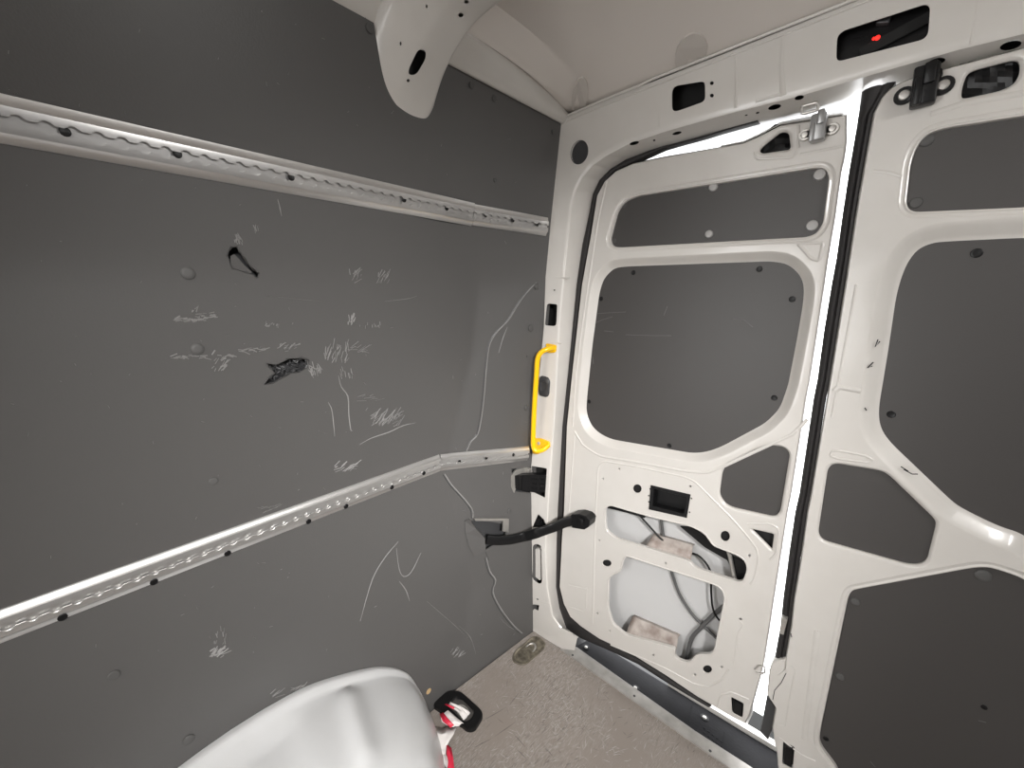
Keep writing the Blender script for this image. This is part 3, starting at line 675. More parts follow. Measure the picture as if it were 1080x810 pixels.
# crumpled black cover behind the lock opening
bm = bmesh.new(); R_ = []
for i in range(7):
    R_.append([aty((801 + 5.3 * i, 131 + (i < 3) * (3 - i) * 5 + j * 5), Y1 + .012 + .008 * random.random()) for j in range(7)])
loft(bm, R_); link('lock_cover', bm, BLACK, door1, smooth=20)
bm = bmesh.new(); plate2(bm, px2([(772, 739), (783, 744), (782, 760), (773, 755)], Y1), [], Y1 + .002, [(.002, 0), (0, .003), (0, .015)]); bo = link('bump_stop', bm, BLACK, door1, smooth=30)
# angled stained brackets, seen through the openings
def bracket(b0, b1, t0, t1):
    bm = bmesh.new(); A_, B_ = aty(b0, Y1 + .006), aty(b1, Y1 + .006); C_, D_ = aty(t1, YO - .035), aty(t0, YO - .035)
    rows = [[A_ * (1 - k) + B_ * k for k in np.linspace(0, 1, 10)], [(A_ + D_) / 2 * (1 - k) + (B_ + C_) / 2 * k + np.array([0, 0, .003]) for k in np.linspace(0, 1, 10)], [D_ * (1 - k) + C_ * k for k in np.linspace(0, 1, 10)]]
    rows.append([p + np.array([0, .02, -.004]) for p in rows[-1]])
    loft(bm, rows); o = link('inner_bracket', bm, RUST, door1, smooth=30); md = o.modifiers.new('s', 'SOLIDIFY'); md.thickness = .003
bracket((660, 669), (713, 686), (667, 650), (715.6, 671)); bracket((681, 577), (728, 593), (689, 563), (731, 575))
dbox([(717, 555), (730, 556), (752, 572), (771, 586), (790, 595), (788, 616), (777, 611), (767, 591), (743, 577)], Y1 + .03, .004, 'shade_plate', BLACK)  # black plate put in for the shade inside the upper door opening
bm = bmesh.new(); tube(bm, [aty(p, Y1 + .03) for p in ((636, 533), (650, 536.5), (664, 540), (680, 545))], .0045, 8); link('latch_rod', bm, BLACK, door1, smooth=60)
bm = bmesh.new(); tube(bm, [aty(p, Y1 + .024) for p in ((762, 560), (770, 587), (775, 612))], .006, 8); link('latch_rod', bm, STEEL, door1, smooth=60)
# pressed lines of the door skin
bm = bmesh.new()
stamp = [(624.5, 660), (625.5, 640), (627.5, 560), (630.5, 496), (632.5, 489), (637, 486.5), (670, 492), (722, 503), (733, 508), (742, 517), (770, 545), (786, 563), (798, 578), (800, 590), (797, 606), (793, 616)]
bead(bm, rnd(stamp, 4)[:-1][3:], .0028, .0016, Y1)
bead(bm, [(644, 680), (700, 704), (735, 723), (748, 724), (762, 717), (768, 706)], .003, .0016, Y1)
bead(bm, [(606, 455), (615, 470), (632, 481), (680, 489), (722, 497), (745, 499), (763, 492), (797, 476), (836, 458), (852, 442)], .004, .002, Y1)
bead(bm, [(599, 547), (625, 548)], .002, .0014, Y1); bead(bm, [(600, 617), (620, 622)], .002, .0012, Y1); bead(bm, [(600, 640), (618, 646), (619, 620)], .002, .0012, Y1)
bead(bm, [(606, 460), (600, 540)], .003, .0015, Y1); bead(bm, [(780, 655), (784, 660), (778, 668), (774, 700)], .0018, .001, Y1)
bead(bm, [(842, 257), (848, 264), (856, 273), (864, 275), (867, 262), (868, 256), (842, 257)], .0035, .002, Y1)
bead(bm, [(788, 553), (812, 552), (822, 558), (818, 586), (812, 590)], .003, .002, Y1)
bead(bm, [(757, 745), (760, 733), (772, 730), (790, 738)], .003, .0018, Y1)
bead(bm, [(640, 190), (631, 230), (624, 275), (613, 350), (607, 400), (604, 450)], .0035, .002, Y1)
bead(bm, [(796, 160), (797, 168), (836, 166), (842, 158), (842, 132)], .003, .0018, Y1); bead(bm, [(844, 163), (890, 154)], .003, .0018, Y1)
link('pressed_line', bm, WHITE, door1, smooth=60)
bm = bmesh.new(); tube(bm, [aty(p, Y1 - .004) for p in ((796, 706), (800, 702), (806, 703), (807, 709), (802, 711), (797, 709))], .0022, 8); link('wire_clip', bm, STEEL, door1, smooth=60)

def latch(c, e1, e2, parent, mt, Y=Y1, s=1.0, ear=None):
    root = []
    bm = bmesh.new(); k = s
    C3 = aty(c, Y); E1, E2 = aty(e1, Y), aty(e2, Y); d = E2 - E1; ang = math.atan2(d[2], d[0]); Rm = Matrix.Rotation(-ang, 3, 'Y')
    for E in (E1, E2):
        lp = circ((E[0], E[2]), .013 * k, 18); plate2(bm, lp, [], Y - .006, [(.001, 0), (0, .001), (0, .006)])
    box(bm, (C3[0], Y - .003, C3[2]), (np.linalg.norm(d) * .9, .006, .018 * k), Rm, .001)
    o = link('latch', bm, ear or mt, parent, smooth=35)
    bm = bmesh.new(); box(bm, (C3[0], Y - .016, C3[2] + .004), (.030 * k, .026, .056 * k), Rm, .004); box(bm, (C3[0] + .004, Y - .028, C3[2] + .02), (.014 * k, .012, .030 * k), Rm, .003); box(bm, (C3[0] - .008, Y - .030, C3[2] - .006), (.010 * k, .008, .040 * k), Rm, .003)
    link('latch_body', bm, mt, o, smooth=35)
    for E in (E1, E2):
        bm = bmesh.new(); disc(bm, (E[0], Y - .006, E[2]), (0, -1, 0), .0075 * k, .0035, 14); link('bolt', bm, STEEL, o, smooth=40)
    return o
GR = mat('latch_metal', (.36, .36, .36), .35, metal=.6)
latch((863.5, 139.5), (849, 143), (878, 136.5), door1, GR, Y1, .9, STEEL)

# ---- right-hand door
door2 = empty('door_2', (.55, .05, .07)); tag(door2, kind='structure'); Y2 = .032
toW = lambda pts, Y: px2(pts, Y)
D2a = [(875, 400), (855, 520), (851, 540), (844, 590), (837, 632), (834, 660), (828, 694), (827, 706), (811, 708), (808.5, 733), (817.5, 747), (814, 768), (819, 795), (821, 822)]
D2b = [(1080, 49), (1002, 70), (965, 80), (950, 86), (938, 93), (929, 103), (921, 119), (910, 180), (901.7, 229), (891, 300)]
L2 = toW(D2a, Y2) + [(.05, .04), (.60, .06), (.62, .5), (.61, 1.0), (.56, 1.5), (.50, 1.64), (.40, 1.695)] + toW(D2b, Y2)
P1b = toW([(956, 215), (961, 172), (966, 157), (974, 145), (984, 138.5), (1002, 134), (1080, 122)], Y2) + [(.40, 1.56), (.45, 1.53), (.47, 1.47), (.45, 1.46), (.40, 1.447)] + toW([(1080, 218), (962, 223)], Y2)
P2b = toW([(945, 315), (950, 295), (957, 277), (968, 262), (984, 255), (1000, 253.5), (1080, 249.6)], Y2) + [(.40, 1.368), (.46, 1.34), (.50, 1.28), (.53, .95), (.50, .86), (.42, .81), (.33, .80)] + toW([(1080, 567), (1060, 561), (1042, 553), (1022, 543), (1008, 535), (940, 470), (931, 458), (927, 446), (927, 430), (937, 370)], Y2)
P3b = toW([(873, 494), (880, 489), (929, 497), (937, 501), (985, 547), (988, 553), (978, 592), (970, 597), (957, 596.5), (867, 571), (862.5, 563)], Y2)
P4b = toW([(895, 630), (899, 623.5), (905, 622), (1022, 600.5), (1035, 599), (1048, 600), (1080, 611)], Y2) + [(.42, .66), (.50, .60), (.52, .50), (.50, .20), (.45, .10), (.40, .076), (.10, .073)] + toW([(884, 812), (867, 790), (864, 782), (866, 768)], Y2)
HT = toW([(1014, 102), (1015, 92), (1020, 77), (1028, 72.5), (1072, 61), (1077, 66), (1076, 78), (1069, 89), (1055, 95), (1018, 103)], Y2)
BM2 = toW([(826, 782), (838, 788), (836, 811), (825, 805)], Y2)
def hW(loop, prof, r=.012): return {'pts': rnd(loop, r), 'prof': prof}
bm = bmesh.new()
pf_deep2 = [(.034, 0), (.031, .0008), (.024, .004), (.010, .015), (.005, .0185), (0, .020)]
plate2(bm, L2, [hW(P1b, pf_slim), hW(P2b, pf_deep2, .02), hW(P3b, pf_soft), hW(P4b, pf_slim, .015), hW(HT, pf_soft, .008), hW(BM2, pf_tiny, .003)], Y2, [(.006, 0), (.003, .0008), (0, .005), (-.001, .045)])
link('inner_frame', bm, WHITE, door2, smooth=35, wn=True)
def linerW(loop, Y, bolts, grow):
    L = rnd(loop, .015); L = L if area2(L) > 0 else L[::-1]; L = offs(L, grow)
    bm = bmesh.new(); plate2(bm, L, [], Y, [(0, 0), (0, .004)]); o = link('liner_panel', bm, DLINER, door2)
    for x, y, rr, dome, mt in bolts:
        bm = bmesh.new(); disc(bm, aty((x, y), Y), (0, -1, 0), rr, .004 if dome else .0018, 16, dome); link('screw', bm, mt, o, smooth=40)
    return o
linerW(P1b, Y2 + .0102, [(977, 148, .011, 1, RIVET), (966, 214, .010, 1, RIVET)], .010)
linerW(P2b, Y2 + .0202, [(1030, 267, .0085, 0, BLACK), (940, 437, .0075, 0, BLACK)], .016)
linerW(P3b, Y2 + .0102, [], .008)
p4 = linerW(P4b, Y2 + .0102, [(1037, 607, .012, 1, RIVET), (902, 634, .009, 1, RIVET), (886, 713, .009, 1, RIVET), (871, 779, .006, 0, BLACK), (1038, 746, .005, 0, BLACK)], .010)
bm = bmesh.new(); ybib(bm, [(1032, 760), (1040, 762)], .0014, Y2 + .0100); ybib(bm, [(918, 803), (923, 809)], .0014, Y2 + .0100); tag(link('scuff_marks', bm, SCUFFD, p4), kind='stuff')
bm = bmesh.new(); plate2(bm, [(x + (.012 if i < 17 else 0), z) for i, (x, z) in enumerate(L2)], [], .085, [(0, 0), (0, .02)]); link('outer_skin', bm, SKIN, door2)
for lp in (HT, BM2):
    L = lp if area2(lp) > 0 else lp[::-1]; bm = bmesh.new(); plate2(bm, offs(L, .01), [], Y2 + .022, [(0, 0), (0, .008)]); link('cavity_plate', bm, DARK, door2)
bm = bmesh.new(); R_ = []
for i in range(9):
    R_.append([aty((1012 + 8 * i, 63 + j * 6), Y2 + .012 + .008 * random.random()) for j in range(8)])
loft(bm, R_); link('lock_cover', bm, BLACK, door2, smooth=20)
bm = bmesh.new(); L = BM2 if area2(BM2) > 0 else BM2[::-1]; plate2(bm, offs(L, -.003), [], Y2 - .004, [(.003, 0), (0, .003), (0, .02)]); link('bump_stop', bm, BLACK, door2, smooth=30)
latch((974, 97), (953.5, 101.6), (994.5, 91), door2, BLACK, Y2, 1.15)
bm = bmesh.new()
bead(bm, [(876, 481), (877, 476), (884, 475), (914, 481), (922, 486), (916, 488), (884, 484), (876, 481)], .0025, .002, Y2)
bead(bm, [(835, 702), (839, 705), (832, 740), (828, 766), (822, 765)], .0015, .001, Y2); bead(bm, [(862, 665), (856, 715), (848, 780)], .006, .002, Y2)
bead(bm, [(903, 300), (877, 440)], .002, .0012, Y2); bead(bm, [(982, 120), (1020, 108), (1080, 98)], .005, .002, Y2)
bead(bm, [(921, 180), (938, 182), (951, 186)], .003, .0012, Y2); bead(bm, [(822, 778), (845, 796), (860, 803)], .0025, .0015, Y2)
bead(bm, [(881, 412), (884, 408), (908, 412)], .006, .003, Y2)
link('pressed_line', bm, WHITE, door2, smooth=60)
bm = bmesh.new()
for pts in ([(926, 358), (923, 366), (928, 360)], [(921, 382), (915, 388), (920, 386)], [(912, 430), (914, 433)], [(953, 495), (962, 500), (968, 500)], [(950, 492), (958, 497)], [(834, 668), (835, 672)]): ybib(bm, pts, .0022, Y2 - .0008)
tag(link('chipped_paint', bm, DARK, door2), kind='stuff')
bm = bmesh.new(); ybib(bm, [(829, 710), (824, 720), (817, 728), (815, 738)], .0015, Y2 - .0008); link('paint_crack', bm, DARK, door2)

own(door2)
# rubber weatherstrip of the right door, between the two leaves
SL = [(909, 97), (903, 136), (895.5, 180), (889, 223), (882, 273), (877, 300), (869, 349), (862, 400), (858, 420), (852.5, 457), (843, 520), (838.5, 540), (833, 577), (826, 630), (823, 660), (818, 688), (816, 699)]
SR = [(945, 86), (921.6, 117), (910, 180), (901.7, 229), (895, 275), (891, 300), (883, 350), (875, 400), (871, 420), (865, 457), (855, 520), (851, 540), (845, 580), (837, 632), (834, 660), (829, 688), (827, 699)]
A, B = path3(dens(SL, 5), .052), path3(dens(SR, 5), Y2 + .006); rows = []
for k, (a, b) in enumerate(zip(A, B)):
    row = [a + np.array([0, .02, 0]), a]
    for t, d in ((.1, -.008), (.3, -.012), (.5, -.010), (.62, -.005), (.75, -.008), (.9, -.004)): row.append(a * (1 - t) + b * t + np.array([0, d + (.0012 if k % 2 else 0) * (k > 30), 0]))
    rows.append(row + [b, b + np.array([0, .02, 0])])
bm = bmesh.new(); loft(bm, rows); o = link('weatherstrip', bm, RUBBER, None, smooth=50)
tag(o, 'straight dark rubber weatherstrip running down the gap between the two rear doors', 'door seal')
o2 = None
bm = bmesh.new(); plate2(bm, px2([(808.5, 735), (818.5, 747), (815, 768), (810, 781), (801.5, 772)], .045), [], .045, [(.002, 0), (0, .003), (0, .03)]); o2 = link('end_block', bm, GREYP, o, smooth=30)
bm = bmesh.new(); plate2(bm, px2(rnd([(815, 697), (829, 694), (828, 706), (820, 712), (811, 708)], 3), .03), [], .024, [(.002, 0), (0, .003), (0, .03)]); o2 = link('guide_block', bm, WHITE, o, smooth=30); tag(o2, 'small white plastic block')
bm = bmesh.new(); plate2(bm, px2([(825, 650), (831, 652), (827, 668), (822, 666)], .03), [], .022, [(.001, 0), (0, .002), (0, .02)]); link('clip', bm, STEEL, o, smooth=30)
# seal round the left door
SO = [(800, 127), (765, 136.5), (740, 144), (715, 150.5), (700, 154), (685, 158.5), (660, 168), (644, 178), (632, 190), (625, 205), (621.5, 224), (614, 258), (608, 300), (601.7, 367), (593, 450), (588, 540), (587, 570), (586.5, 619), (590, 642), (597, 663), (612, 673), (640, 685), (672, 700), (702, 719), (745, 744)]
SI = [(800, 128.2), (765, 138), (740, 145.7), (715, 152.5), (700, 157), (687, 163), (667, 172), (649, 180), (638, 191.5), (630, 207), (627, 224), (621, 258), (614, 300), (606, 367), (598, 450), (593.5, 540), (592, 570), (590, 619), (595, 637), (602, 651), (617, 665), (650, 683), (680, 699), (710, 719), (750, 745)]
A, B = path3(dens(SO, 5), .060), path3(dens(SI, 5), .056)
bm = bmesh.new(); loft(bm, [[a + np.array([0, .02, 0]) for a in A], A, [p + np.array([0, -.004, 0]) for p in mix(A, B, .2)], [p + np.array([0, -.006, 0]) for p in mix(A, B, .5)], [p + np.array([0, -.004, 0]) for p in mix(A, B, .8)], B, [b + np.array([0, .02, 0]) for b in B]])
o = link('door_seal', bm, RUBBER, None, smooth=60); tag(o, 'black rubber seal curving round the hinged side of the left rear door', 'door seal')

# ---- sill cover and the white sill edge
q = [atz(p, -.003) for p in ((604.5, 686), (612, 670))]; q2 = [atz(p, -.003) for p in ((800, 820), (603, 681))]
bm = bmesh.new()
lo = [np.array(atz((606, 684), -.002)), np.array(atz((613, 668), -.002))]
yb = .115
pl = [(lo[0][0], .006), (lo[0][0] + .01, yb), (.75, yb), (.75, .006)]
pl = [(-.690, .012), (-.655, yb), (.75, yb), (.75, .012)]
prism(bm, [(x, y, -.012) for x, y in pl], np.array([0, 0, .0125])); bmesh.ops.bevel(bm, geom=bm.edges[:], offset=.002, segments=2, affect='EDGES')
sc_ = link('sill_cover', bm, SILL, None, smooth=35); tag(sc_, 'long black plastic cover on the sill below the rear doors', 'sill cover')
for p in ((618, 683), (670, 726), (743, 757)):
    bm = bmesh.new(); c = atz(p, .0006); disc(bm, c, (0, 0, 1), .0125, .0015, 18, False); o = link('screw_cup', bm, BLACK, sc_, smooth=40)
    bm = bmesh.new(); disc(bm, c + np.array([0, 0, .0015]), (0, 0, 1), .006, .002, 10); link('screw', bm, STEEL, o, smooth=40)
bm = bmesh.new()
for a, b in (((730, 740), (727, 762)), ((764, 772), (762, 790))):
    A, B = atz(a, .001), atz(b, .001); tube(bm, [A, B], .0012, 5)
for i in range(5):
    for j in range(2): disc(bm, atz((743 + 4.5 * i, 768 + 3.5 * i + 5 * j), .0006), (0, 0, 1), .0035, .001, 10)
link('grip_stud', bm, SILL, sc_)
bm = bmesh.new(); prism(bm, [(x, y, -.02) for x, y in ((-.36, yb + .001), (-.36, yb + .02), (.75, yb + .02), (.75, yb + .001))], np.array([0, 0, .034])); tag(link('trim_4', bm, WHITE), kind='structure')
bm = bmesh.new(); prism(bm, [(x, y, -.03) for x, y in ((-.95, .0), (-.95, .16), (.9, .16), (.9, .0))], np.array([0, 0, .016])); tag(link('trim_5', bm, GREYP), kind='structure')
# white foot of the post meeting the floor
bm = bmesh.new(); A = [aty(p, -.004) for p in ((556, 668), (575, 676), (592, 684), (606, 686))]; B = [atz(p, -.002) for p in ((613, 668), (612, 667), (610, 666), (609, 665))]
A = [np.array([a[0], -.004, max(.001, a[2])]) for a in A]; T = [aty(p, .004) for p in ((557, 655), (580, 658), (596, 664), (609, 672))]
loft(bm, [A, T]); q_ = link('post_foot', bm, WHITE, wr, smooth=50)

# ================================================================== TIE-DOWN RAILS
def rail(pts, label, screws, parent_name='tie_down_rail', hw=.028):
    """pts: (y, z) on the lining; the track is swept along it"""
    Q = [np.array([wallx(y, z), y, z]) for y, z in pts]; L = [0]
    for a, b in zip(Q[:-1], Q[1:]): L.append(L[-1] + np.linalg.norm(b - a))
    n = int(L[-1] / .0021); bm = bmesh.new(); rows = []; k_ = hw / .028
    for i in range(n + 1):
        s = L[-1] * i / n; p = np.array([np.interp(s, L, [q[j] for q in Q]) for j in range(3)]); pa = np.array([np.interp(max(0, s - .01), L, [q[j] for q in Q]) for j in range(3)]); pb = np.array([np.interp(min(L[-1], s + .01), L, [q[j] for q in Q]) for j in range(3)])
        t = pb - pa; t /= np.linalg.norm(t); sl = (wallx(p[1], p[2] + .03) - wallx(p[1], p[2] - .03)) / .06
        u = np.array([sl, 0, 1.0]); u -= t * u.dot(t); u /= np.linalg.norm(u); nn = np.cross(u, t); nn = nn if nn[0] > 0 else -nn
        ph = ((s + .0125) % .025) - .0125; e = max(.0036, math.sqrt(max(0, .0078 ** 2 - ph ** 2)))
        sec = [(-.028, 0), (-.0275, .0022), (-.020, .0040), (-.015, .0085), (-.0105, .0090), (-e, .0090), (-e, .0070), (-.0095, .0068), (-.0095, .0025), (.0095, .0025), (.0095, .0068), (e, .0070), (e, .0090), (.0105, .0090), (.015, .0085), (.020, .0040), (.0275, .0022), (.028, 0)]
        base = p + nn * .003
        rows.append([base + u * a * k_ + nn * b for a, b in sec])
    loft(bm, rows, closed=True, cap=True); o = link(parent_name, bm, ALU, None, smooth=32); tag(o, label, 'tie-down rail', 'aluminium tie-down rails on the lining')
    for px_ in screws:
        r = ray(*px_); c = atw(px_, .011); bm = bmesh.new(); disc(bm, c, (1, 0, 0), .0062, .0016, 14, False); link('screw', bm, BLACK, o, smooth=40)
    return o
ZL = lambda zz: CAM[2] + U * zz; YL = lambda yy: yy * U - U
zu = lambda x_: 0
up1 = [(y, CAM[2] + .249 * abs(wallx(y, 1.5))) for y in np.linspace(-1.75, YL(.752), 8)]
up2 = [(YL(.754), CAM[2] + .249 * abs(wallx(YL(.754), 1.5)))] + [(y, z) for y, z in ((YL(.87), ZL(.1945)), (YL(.985), ZL(.190)))]
rail(up1, 'long aluminium tie-down rail on the grey lining, upper of the two long ones', [(68.6, 139), (187, 162.5), (307, 187), (426, 210.5), (471, 219.5)], hw=.0295)
rail(up2, 'short aluminium rail end beside the white post, on the upper line', [(512, 226.7), (541, 232), (566.7, 236.7)], hw=.027)
lw1 = [(y, CAM[2] + .5255 * wallx(y, .8)) for y in np.linspace(-1.75, YL(.684), 8)]
lw2 = [(YL(.686), lw1[-1][1]), (YL(.84), ZL(-.478)), (YL(.985), ZL(-.4965))]
rail(lw1, 'long aluminium tie-down rail low on the grey lining, below the punctured area', [(66, 651), (162.5, 613.7), (240, 583.6), (325.5, 550), (365, 534), (413.4, 514), (447, 499)], hw=.0275)
rail(lw2, 'short aluminium rail end meeting the foot of the yellow handle', [(484.5, 487), (513, 483), (541.5, 479.5)], hw=.0265)

# ================================================================== THINGS ON THE REAR POST
h = empty('grab_handle', tuple(aty((583, 367), 0)))
bm = bmesh.new()
pts = [aty((584, 367), -.004), aty((578, 368), -.030), aty((571, 371.5), -.044), aty((567, 379), -.050), aty((565.8, 395), -.050), aty((563.6, 430), -.050), aty((562.4, 462), -.050), aty((563, 472), -.048), aty((566, 475.5), -.044), aty((573, 474), -.02), aty((579, 469), -.004)]
tube(bm, smoothpath(pts, 6), .0085, 14); link('grip_bar', bm, YEL, h, smooth=60)
bm = bmesh.new(); plate2(bm, px2(rnd([(576, 362), (587, 364), (586, 372), (577, 372)], 2), -.004), [], -.008, [(.001, 0), (0, .001), (0, .006)]); link('mounting_foot', bm, YEL, h, smooth=35)
bm = bmesh.new(); plate2(bm, px2(rnd([(564, 462), (570, 462), (580, 466), (580, 471), (568, 479), (562, 478)], 2), -.004), [], -.009, [(.001, 0), (0, .001), (0, .007)]); ft = link('mounting_foot', bm, YEL, h, smooth=35)
bm = bmesh.new(); disc(bm, aty((568.5, 467.5), -.0095), (0, -1, 0), .006, .004, 12); link('bolt', bm, RUST, ft, smooth=40)
own(h); tag(h, 'bent yellow metal grab handle bolted to the white rear post', 'handle')

h = empty('door_check_arm', tuple(atw((512, 569), .01)))
pa = [atw((513, 569), .012), atw((525, 570), .024), atw((540, 569), .036), atw((553, 566), .05), aty((567, 562), -.075), aty((582, 557), -.035), aty((595, 551.5), -.010), aty((604, 549), .004)]
bm = bmesh.new(); hs_ = .0165
sweep(bm, smoothpath(pa, 5), [(-.005, -hs_), (.003, -hs_), (.005, -hs_ + .004), (.005, hs_ - .004), (.003, hs_), (-.005, hs_)], (0, 0, 1)); link('check_arm', bm, BLACK, h, smooth=40)
bm = bmesh.new(); plate2(bm, px2(rnd([(603, 542), (611, 541.5), (619, 544), (623, 548), (622, 555), (617, 558), (604, 556)], 1), .0), [], -.006, [(.0015, 0), (0, .0015), (0, .042)]); b_ = link('end_bracket', bm, BLACK, h, smooth=35)
bm = bmesh.new(); box(bm, aty((613, 550), -.010), (.020, .012, .022), None, .003); link('catch', bm, BLACK, b_, smooth=35)
bm = bmesh.new(); c = aty((591, 554), -.012) + np.array([.0, -.006, 0]); box(bm, c, (.005, .003, .012)); o = link('marking', bm, WHITE, h); tag(o, 'small white rectangular mark')
bm = bmesh.new()
def wp(p, l): return np.array(atw(p, l))
for loop in ([(499, 546.5), (535, 546.5), (535, 549), (501, 549)], [(530, 547), (536, 547), (535.5, 561), (529.5, 560)]):
    prism(bm, [tuple(wp(p, .012)) for p in loop], np.array([.004, 0, 0]))
link('wall_bracket', bm, STEEL, h)
bm = bmesh.new()
A = [wp(p, .004) for p in ((490, 549), (491, 562), (494, 575), (500, 586))]; B = [wp(p, .016) for p in ((495, 547), (502, 557), (511, 567), (512, 580))]
loft(bm, [A, B]); o = link('torn_sheet', bm, LINER, wl); md = o.modifiers.new('s', 'SOLIDIFY'); md.thickness = .004
own(h); tag(h, 'curved black door check arm reaching from the torn lining to the left door', 'door check')

h = empty("door_hinge", tuple(aty((569, 508), 0)))
bm = bmesh.new()
A_, B_ = wp((543, 507), -.005), aty((577, 509), .012)
for dz, hh in ((.026, .007), (.009, .008), (-.009, .008), (-.026, .007)):
    sweep(bm, [A_ + np.array([0, 0, dz * .65]), (A_ + B_) / 2 + np.array([.008, 0, dz * 1.0]), B_ + np.array([0, 0, dz])], [(-.010, -hh), (.010, -hh), (.010, hh), (-.010, hh)], (0, 0, 1))
for t in (.15, .45, .7): tube(bm, [A_ * (1 - t) + B_ * t + np.array([.008, -.004, -.026]), A_ * (1 - t) + B_ * t + np.array([.008, -.004, .026])], .007, 10)
link('hinge_arm', bm, BLACK, h, smooth=40)
bm = bmesh.new(); L = [wp(p, -.002) for p in rnd([(538, 513), (538, 502), (543, 495), (553, 493), (557, 493), (557, 500), (546, 505), (541, 520)], 2)]; prism(bm, L, np.array([.006, 0, 0])); link('hinge_bracket', bm, STEEL, h)
bm = bmesh.new(); box(bm, wp((558, 497), .01), (.012, .016, .020), None, .002); link('bracket_tab', bm, STEEL, h)
own(h); h.parent = door1; h.matrix_parent_inverse = Matrix.Translation(-Vector(door1.location))
own(door1)
bm = bmesh.new(); box(bm, aty((569, 553), .002) , (.026, .02, .016), None, .004); box(bm, aty((569, 549), .004), (.014, .02, .022), None, .004)
o = link('rubber_stop', bm, BLACK, None, smooth=35); tag(o, 'small black rubber stop in the triangular post opening above the check arm', 'stop')
bm = bmesh.new(); plate2(bm, px2(rnd([(563, 578), (571, 578), (571, 612), (564, 606)], 2), .02), [], .012, [(.002, 0), (0, .003), (0, .03)]); link('post_liner', bm, WHITE, wr, smooth=40)

# ---- brake light unit in the crossbar
h = empty('brake_light', tuple(aty((930, 38), .0)))
bm = bmesh.new(); plate2(bm, px2([(880, 30), (982, -1), (984, 40), (880, 70)], .03), [], .030, [(0, 0), (0, .01)]); link('housing', bm, BLACK, h)
bm = bmesh.new(); box(bm, aty((932, 22), .022), (.02, .014, .012), Matrix.Rotation(.28, 3, 'Y'), .002); link('connector', bm, GREYP, h)
bm = bmesh.new(); box(bm, aty((944, 37), .024), (.10, .006, .02), Matrix.Rotation(-.29, 3, 'Y'), .002); link('circuit_strip', bm, DARK, h)
bm = bmesh.new(); disc(bm, aty((925.5, 40), .021), (0, -1, 0), .0042, .003, 10); disc(bm, aty((921.5, 41), .021), (0, -1, 0), .0026, .003, 10); o = link('lamp', bm, LED, h); tag(o, 'glowing red lamp')
own(h); tag(h, 'black brake light unit with a red glow inside the slot in the crossbar', 'brake light')
# ---- strikers under the crossbar
def striker(c, mt, lab):
    P = [aty(p, .03) for p in rnd([(c[0] - 9, c[1] + 6), (c[0] - 9, c[1] - 1), (c[0] + 7, c[1] - 5), (c[0] + 8, c[1] + 1), (c[0] + 7, c[1] + 3), (c[0] - 8, c[1] + 7)], 2)]; P.append(P[0]); P.append(P[1])
    bm = bmesh.new(); tube(bm, P, .0032, 8); o = link('striker', bm, mt, None, smooth=60); tag(o, lab, 'striker', 'wire strikers under the crossbar')
striker((855, 113), STEEL, 'small pale wire striker loop under the crossbar above the left door latch')
striker((984, 78), BLACK, 'small black striker loop under the crossbar above the right door latch')

# ---- cables inside the left door
def cable(pts, Y, r, mt, lab):
    P = [aty(p, y) for p, y in zip(pts, Y)] if isinstance(Y, list) else [aty(p, Y) for p in pts]
    bm = bmesh.new(); tube(bm, smoothpath(P, 5), r, 8); o = link('cable', bm, mt, None, smooth=60); tag(o, lab, 'cable', 'cables inside the left door')
GC = mat('grey_cable', (.10, .10, .10), .45)
cable([(672, 541), (685, 555), (699, 570), (715.6, 580), (726.7, 583), (738, 587), (749, 602), (750, 624), (751.7, 641), (757, 652), (768, 662)], Y1 + .035, .0030, BLACK, 'thin black cable looping down through both openings of the left door')
cable([(697, 545), (699, 560), (703, 585), (710, 608), (717, 627), (729.4, 646.7), (742, 660), (754.4, 671.7), (768, 682)], Y1 + .048, .0045, GC, 'grey cable hanging diagonally across the lower opening of the left door')
cable([(722, 706), (724, 696.7), (729.4, 674), (740.6, 660.6), (754.4, 646.7), (768, 636)], Y1 + .040, .0060, GC, 'thick dark cable rising from the bottom right corner of the lower door opening')

# ================================================================== FLOOR THINGS
def ring3(loop, z): return [atz(p, z) for p in loop]
h = empty('lashing_point', tuple(atz((558, 685), 0)))
oval = rnd([(541, 693), (543, 688), (562, 672), (569, 673), (575, 679), (573, 685), (555, 701), (548, 701), (542, 698)], 4)
O = [np.array(p) for p in ring3(oval, 0)]; c = sum(O) / len(O)
bm = bmesh.new(); loft(bm, [[c + (p - c) * f + np.array([0, 0, z]) for p in O] for f, z in ((1.06, .0005), (1.03, .004), (.97, .0045), (.86, .001), (.80, -.012), (.6, -.018), (.3, -.018), (.02, -.018))], closed=True, cap=True)
BR = mat('stained_steel', (.30, .27, .21), .4, metal=.6, var=.9, vscale=60, col2=(.07, .06, .05))
link('tray', bm, BR, h, smooth=40)
bm = bmesh.new(); rc = np.array(atz((559, 684), 0)); dirv = np.array(atz((566, 677), 0)) - np.array(atz((550, 693), 0)); dirv /= np.linalg.norm(dirv); nrm = np.array([-dirv[1], dirv[0], 0])
P = [rc + dirv * .024 * math.cos(a) + nrm * .016 * math.sin(a) + np.array([0, 0, -.002 + .004 * math.cos(a)]) for a in np.linspace(0, 2 * math.pi, 25)]
tube(bm, P, .0038, 8); link('ring', bm, STEEL, h, smooth=60)
bm = bmesh.new(); disc(bm, rc + np.array([0, 0, -.016]) - dirv * .004, (0, 0, 1), .011, .009, 12, False); link('bolt', bm, STEEL, h, smooth=40)
own(h); tag(h, 'oval steel lashing point let into the floor beside the rear post', 'lashing point')

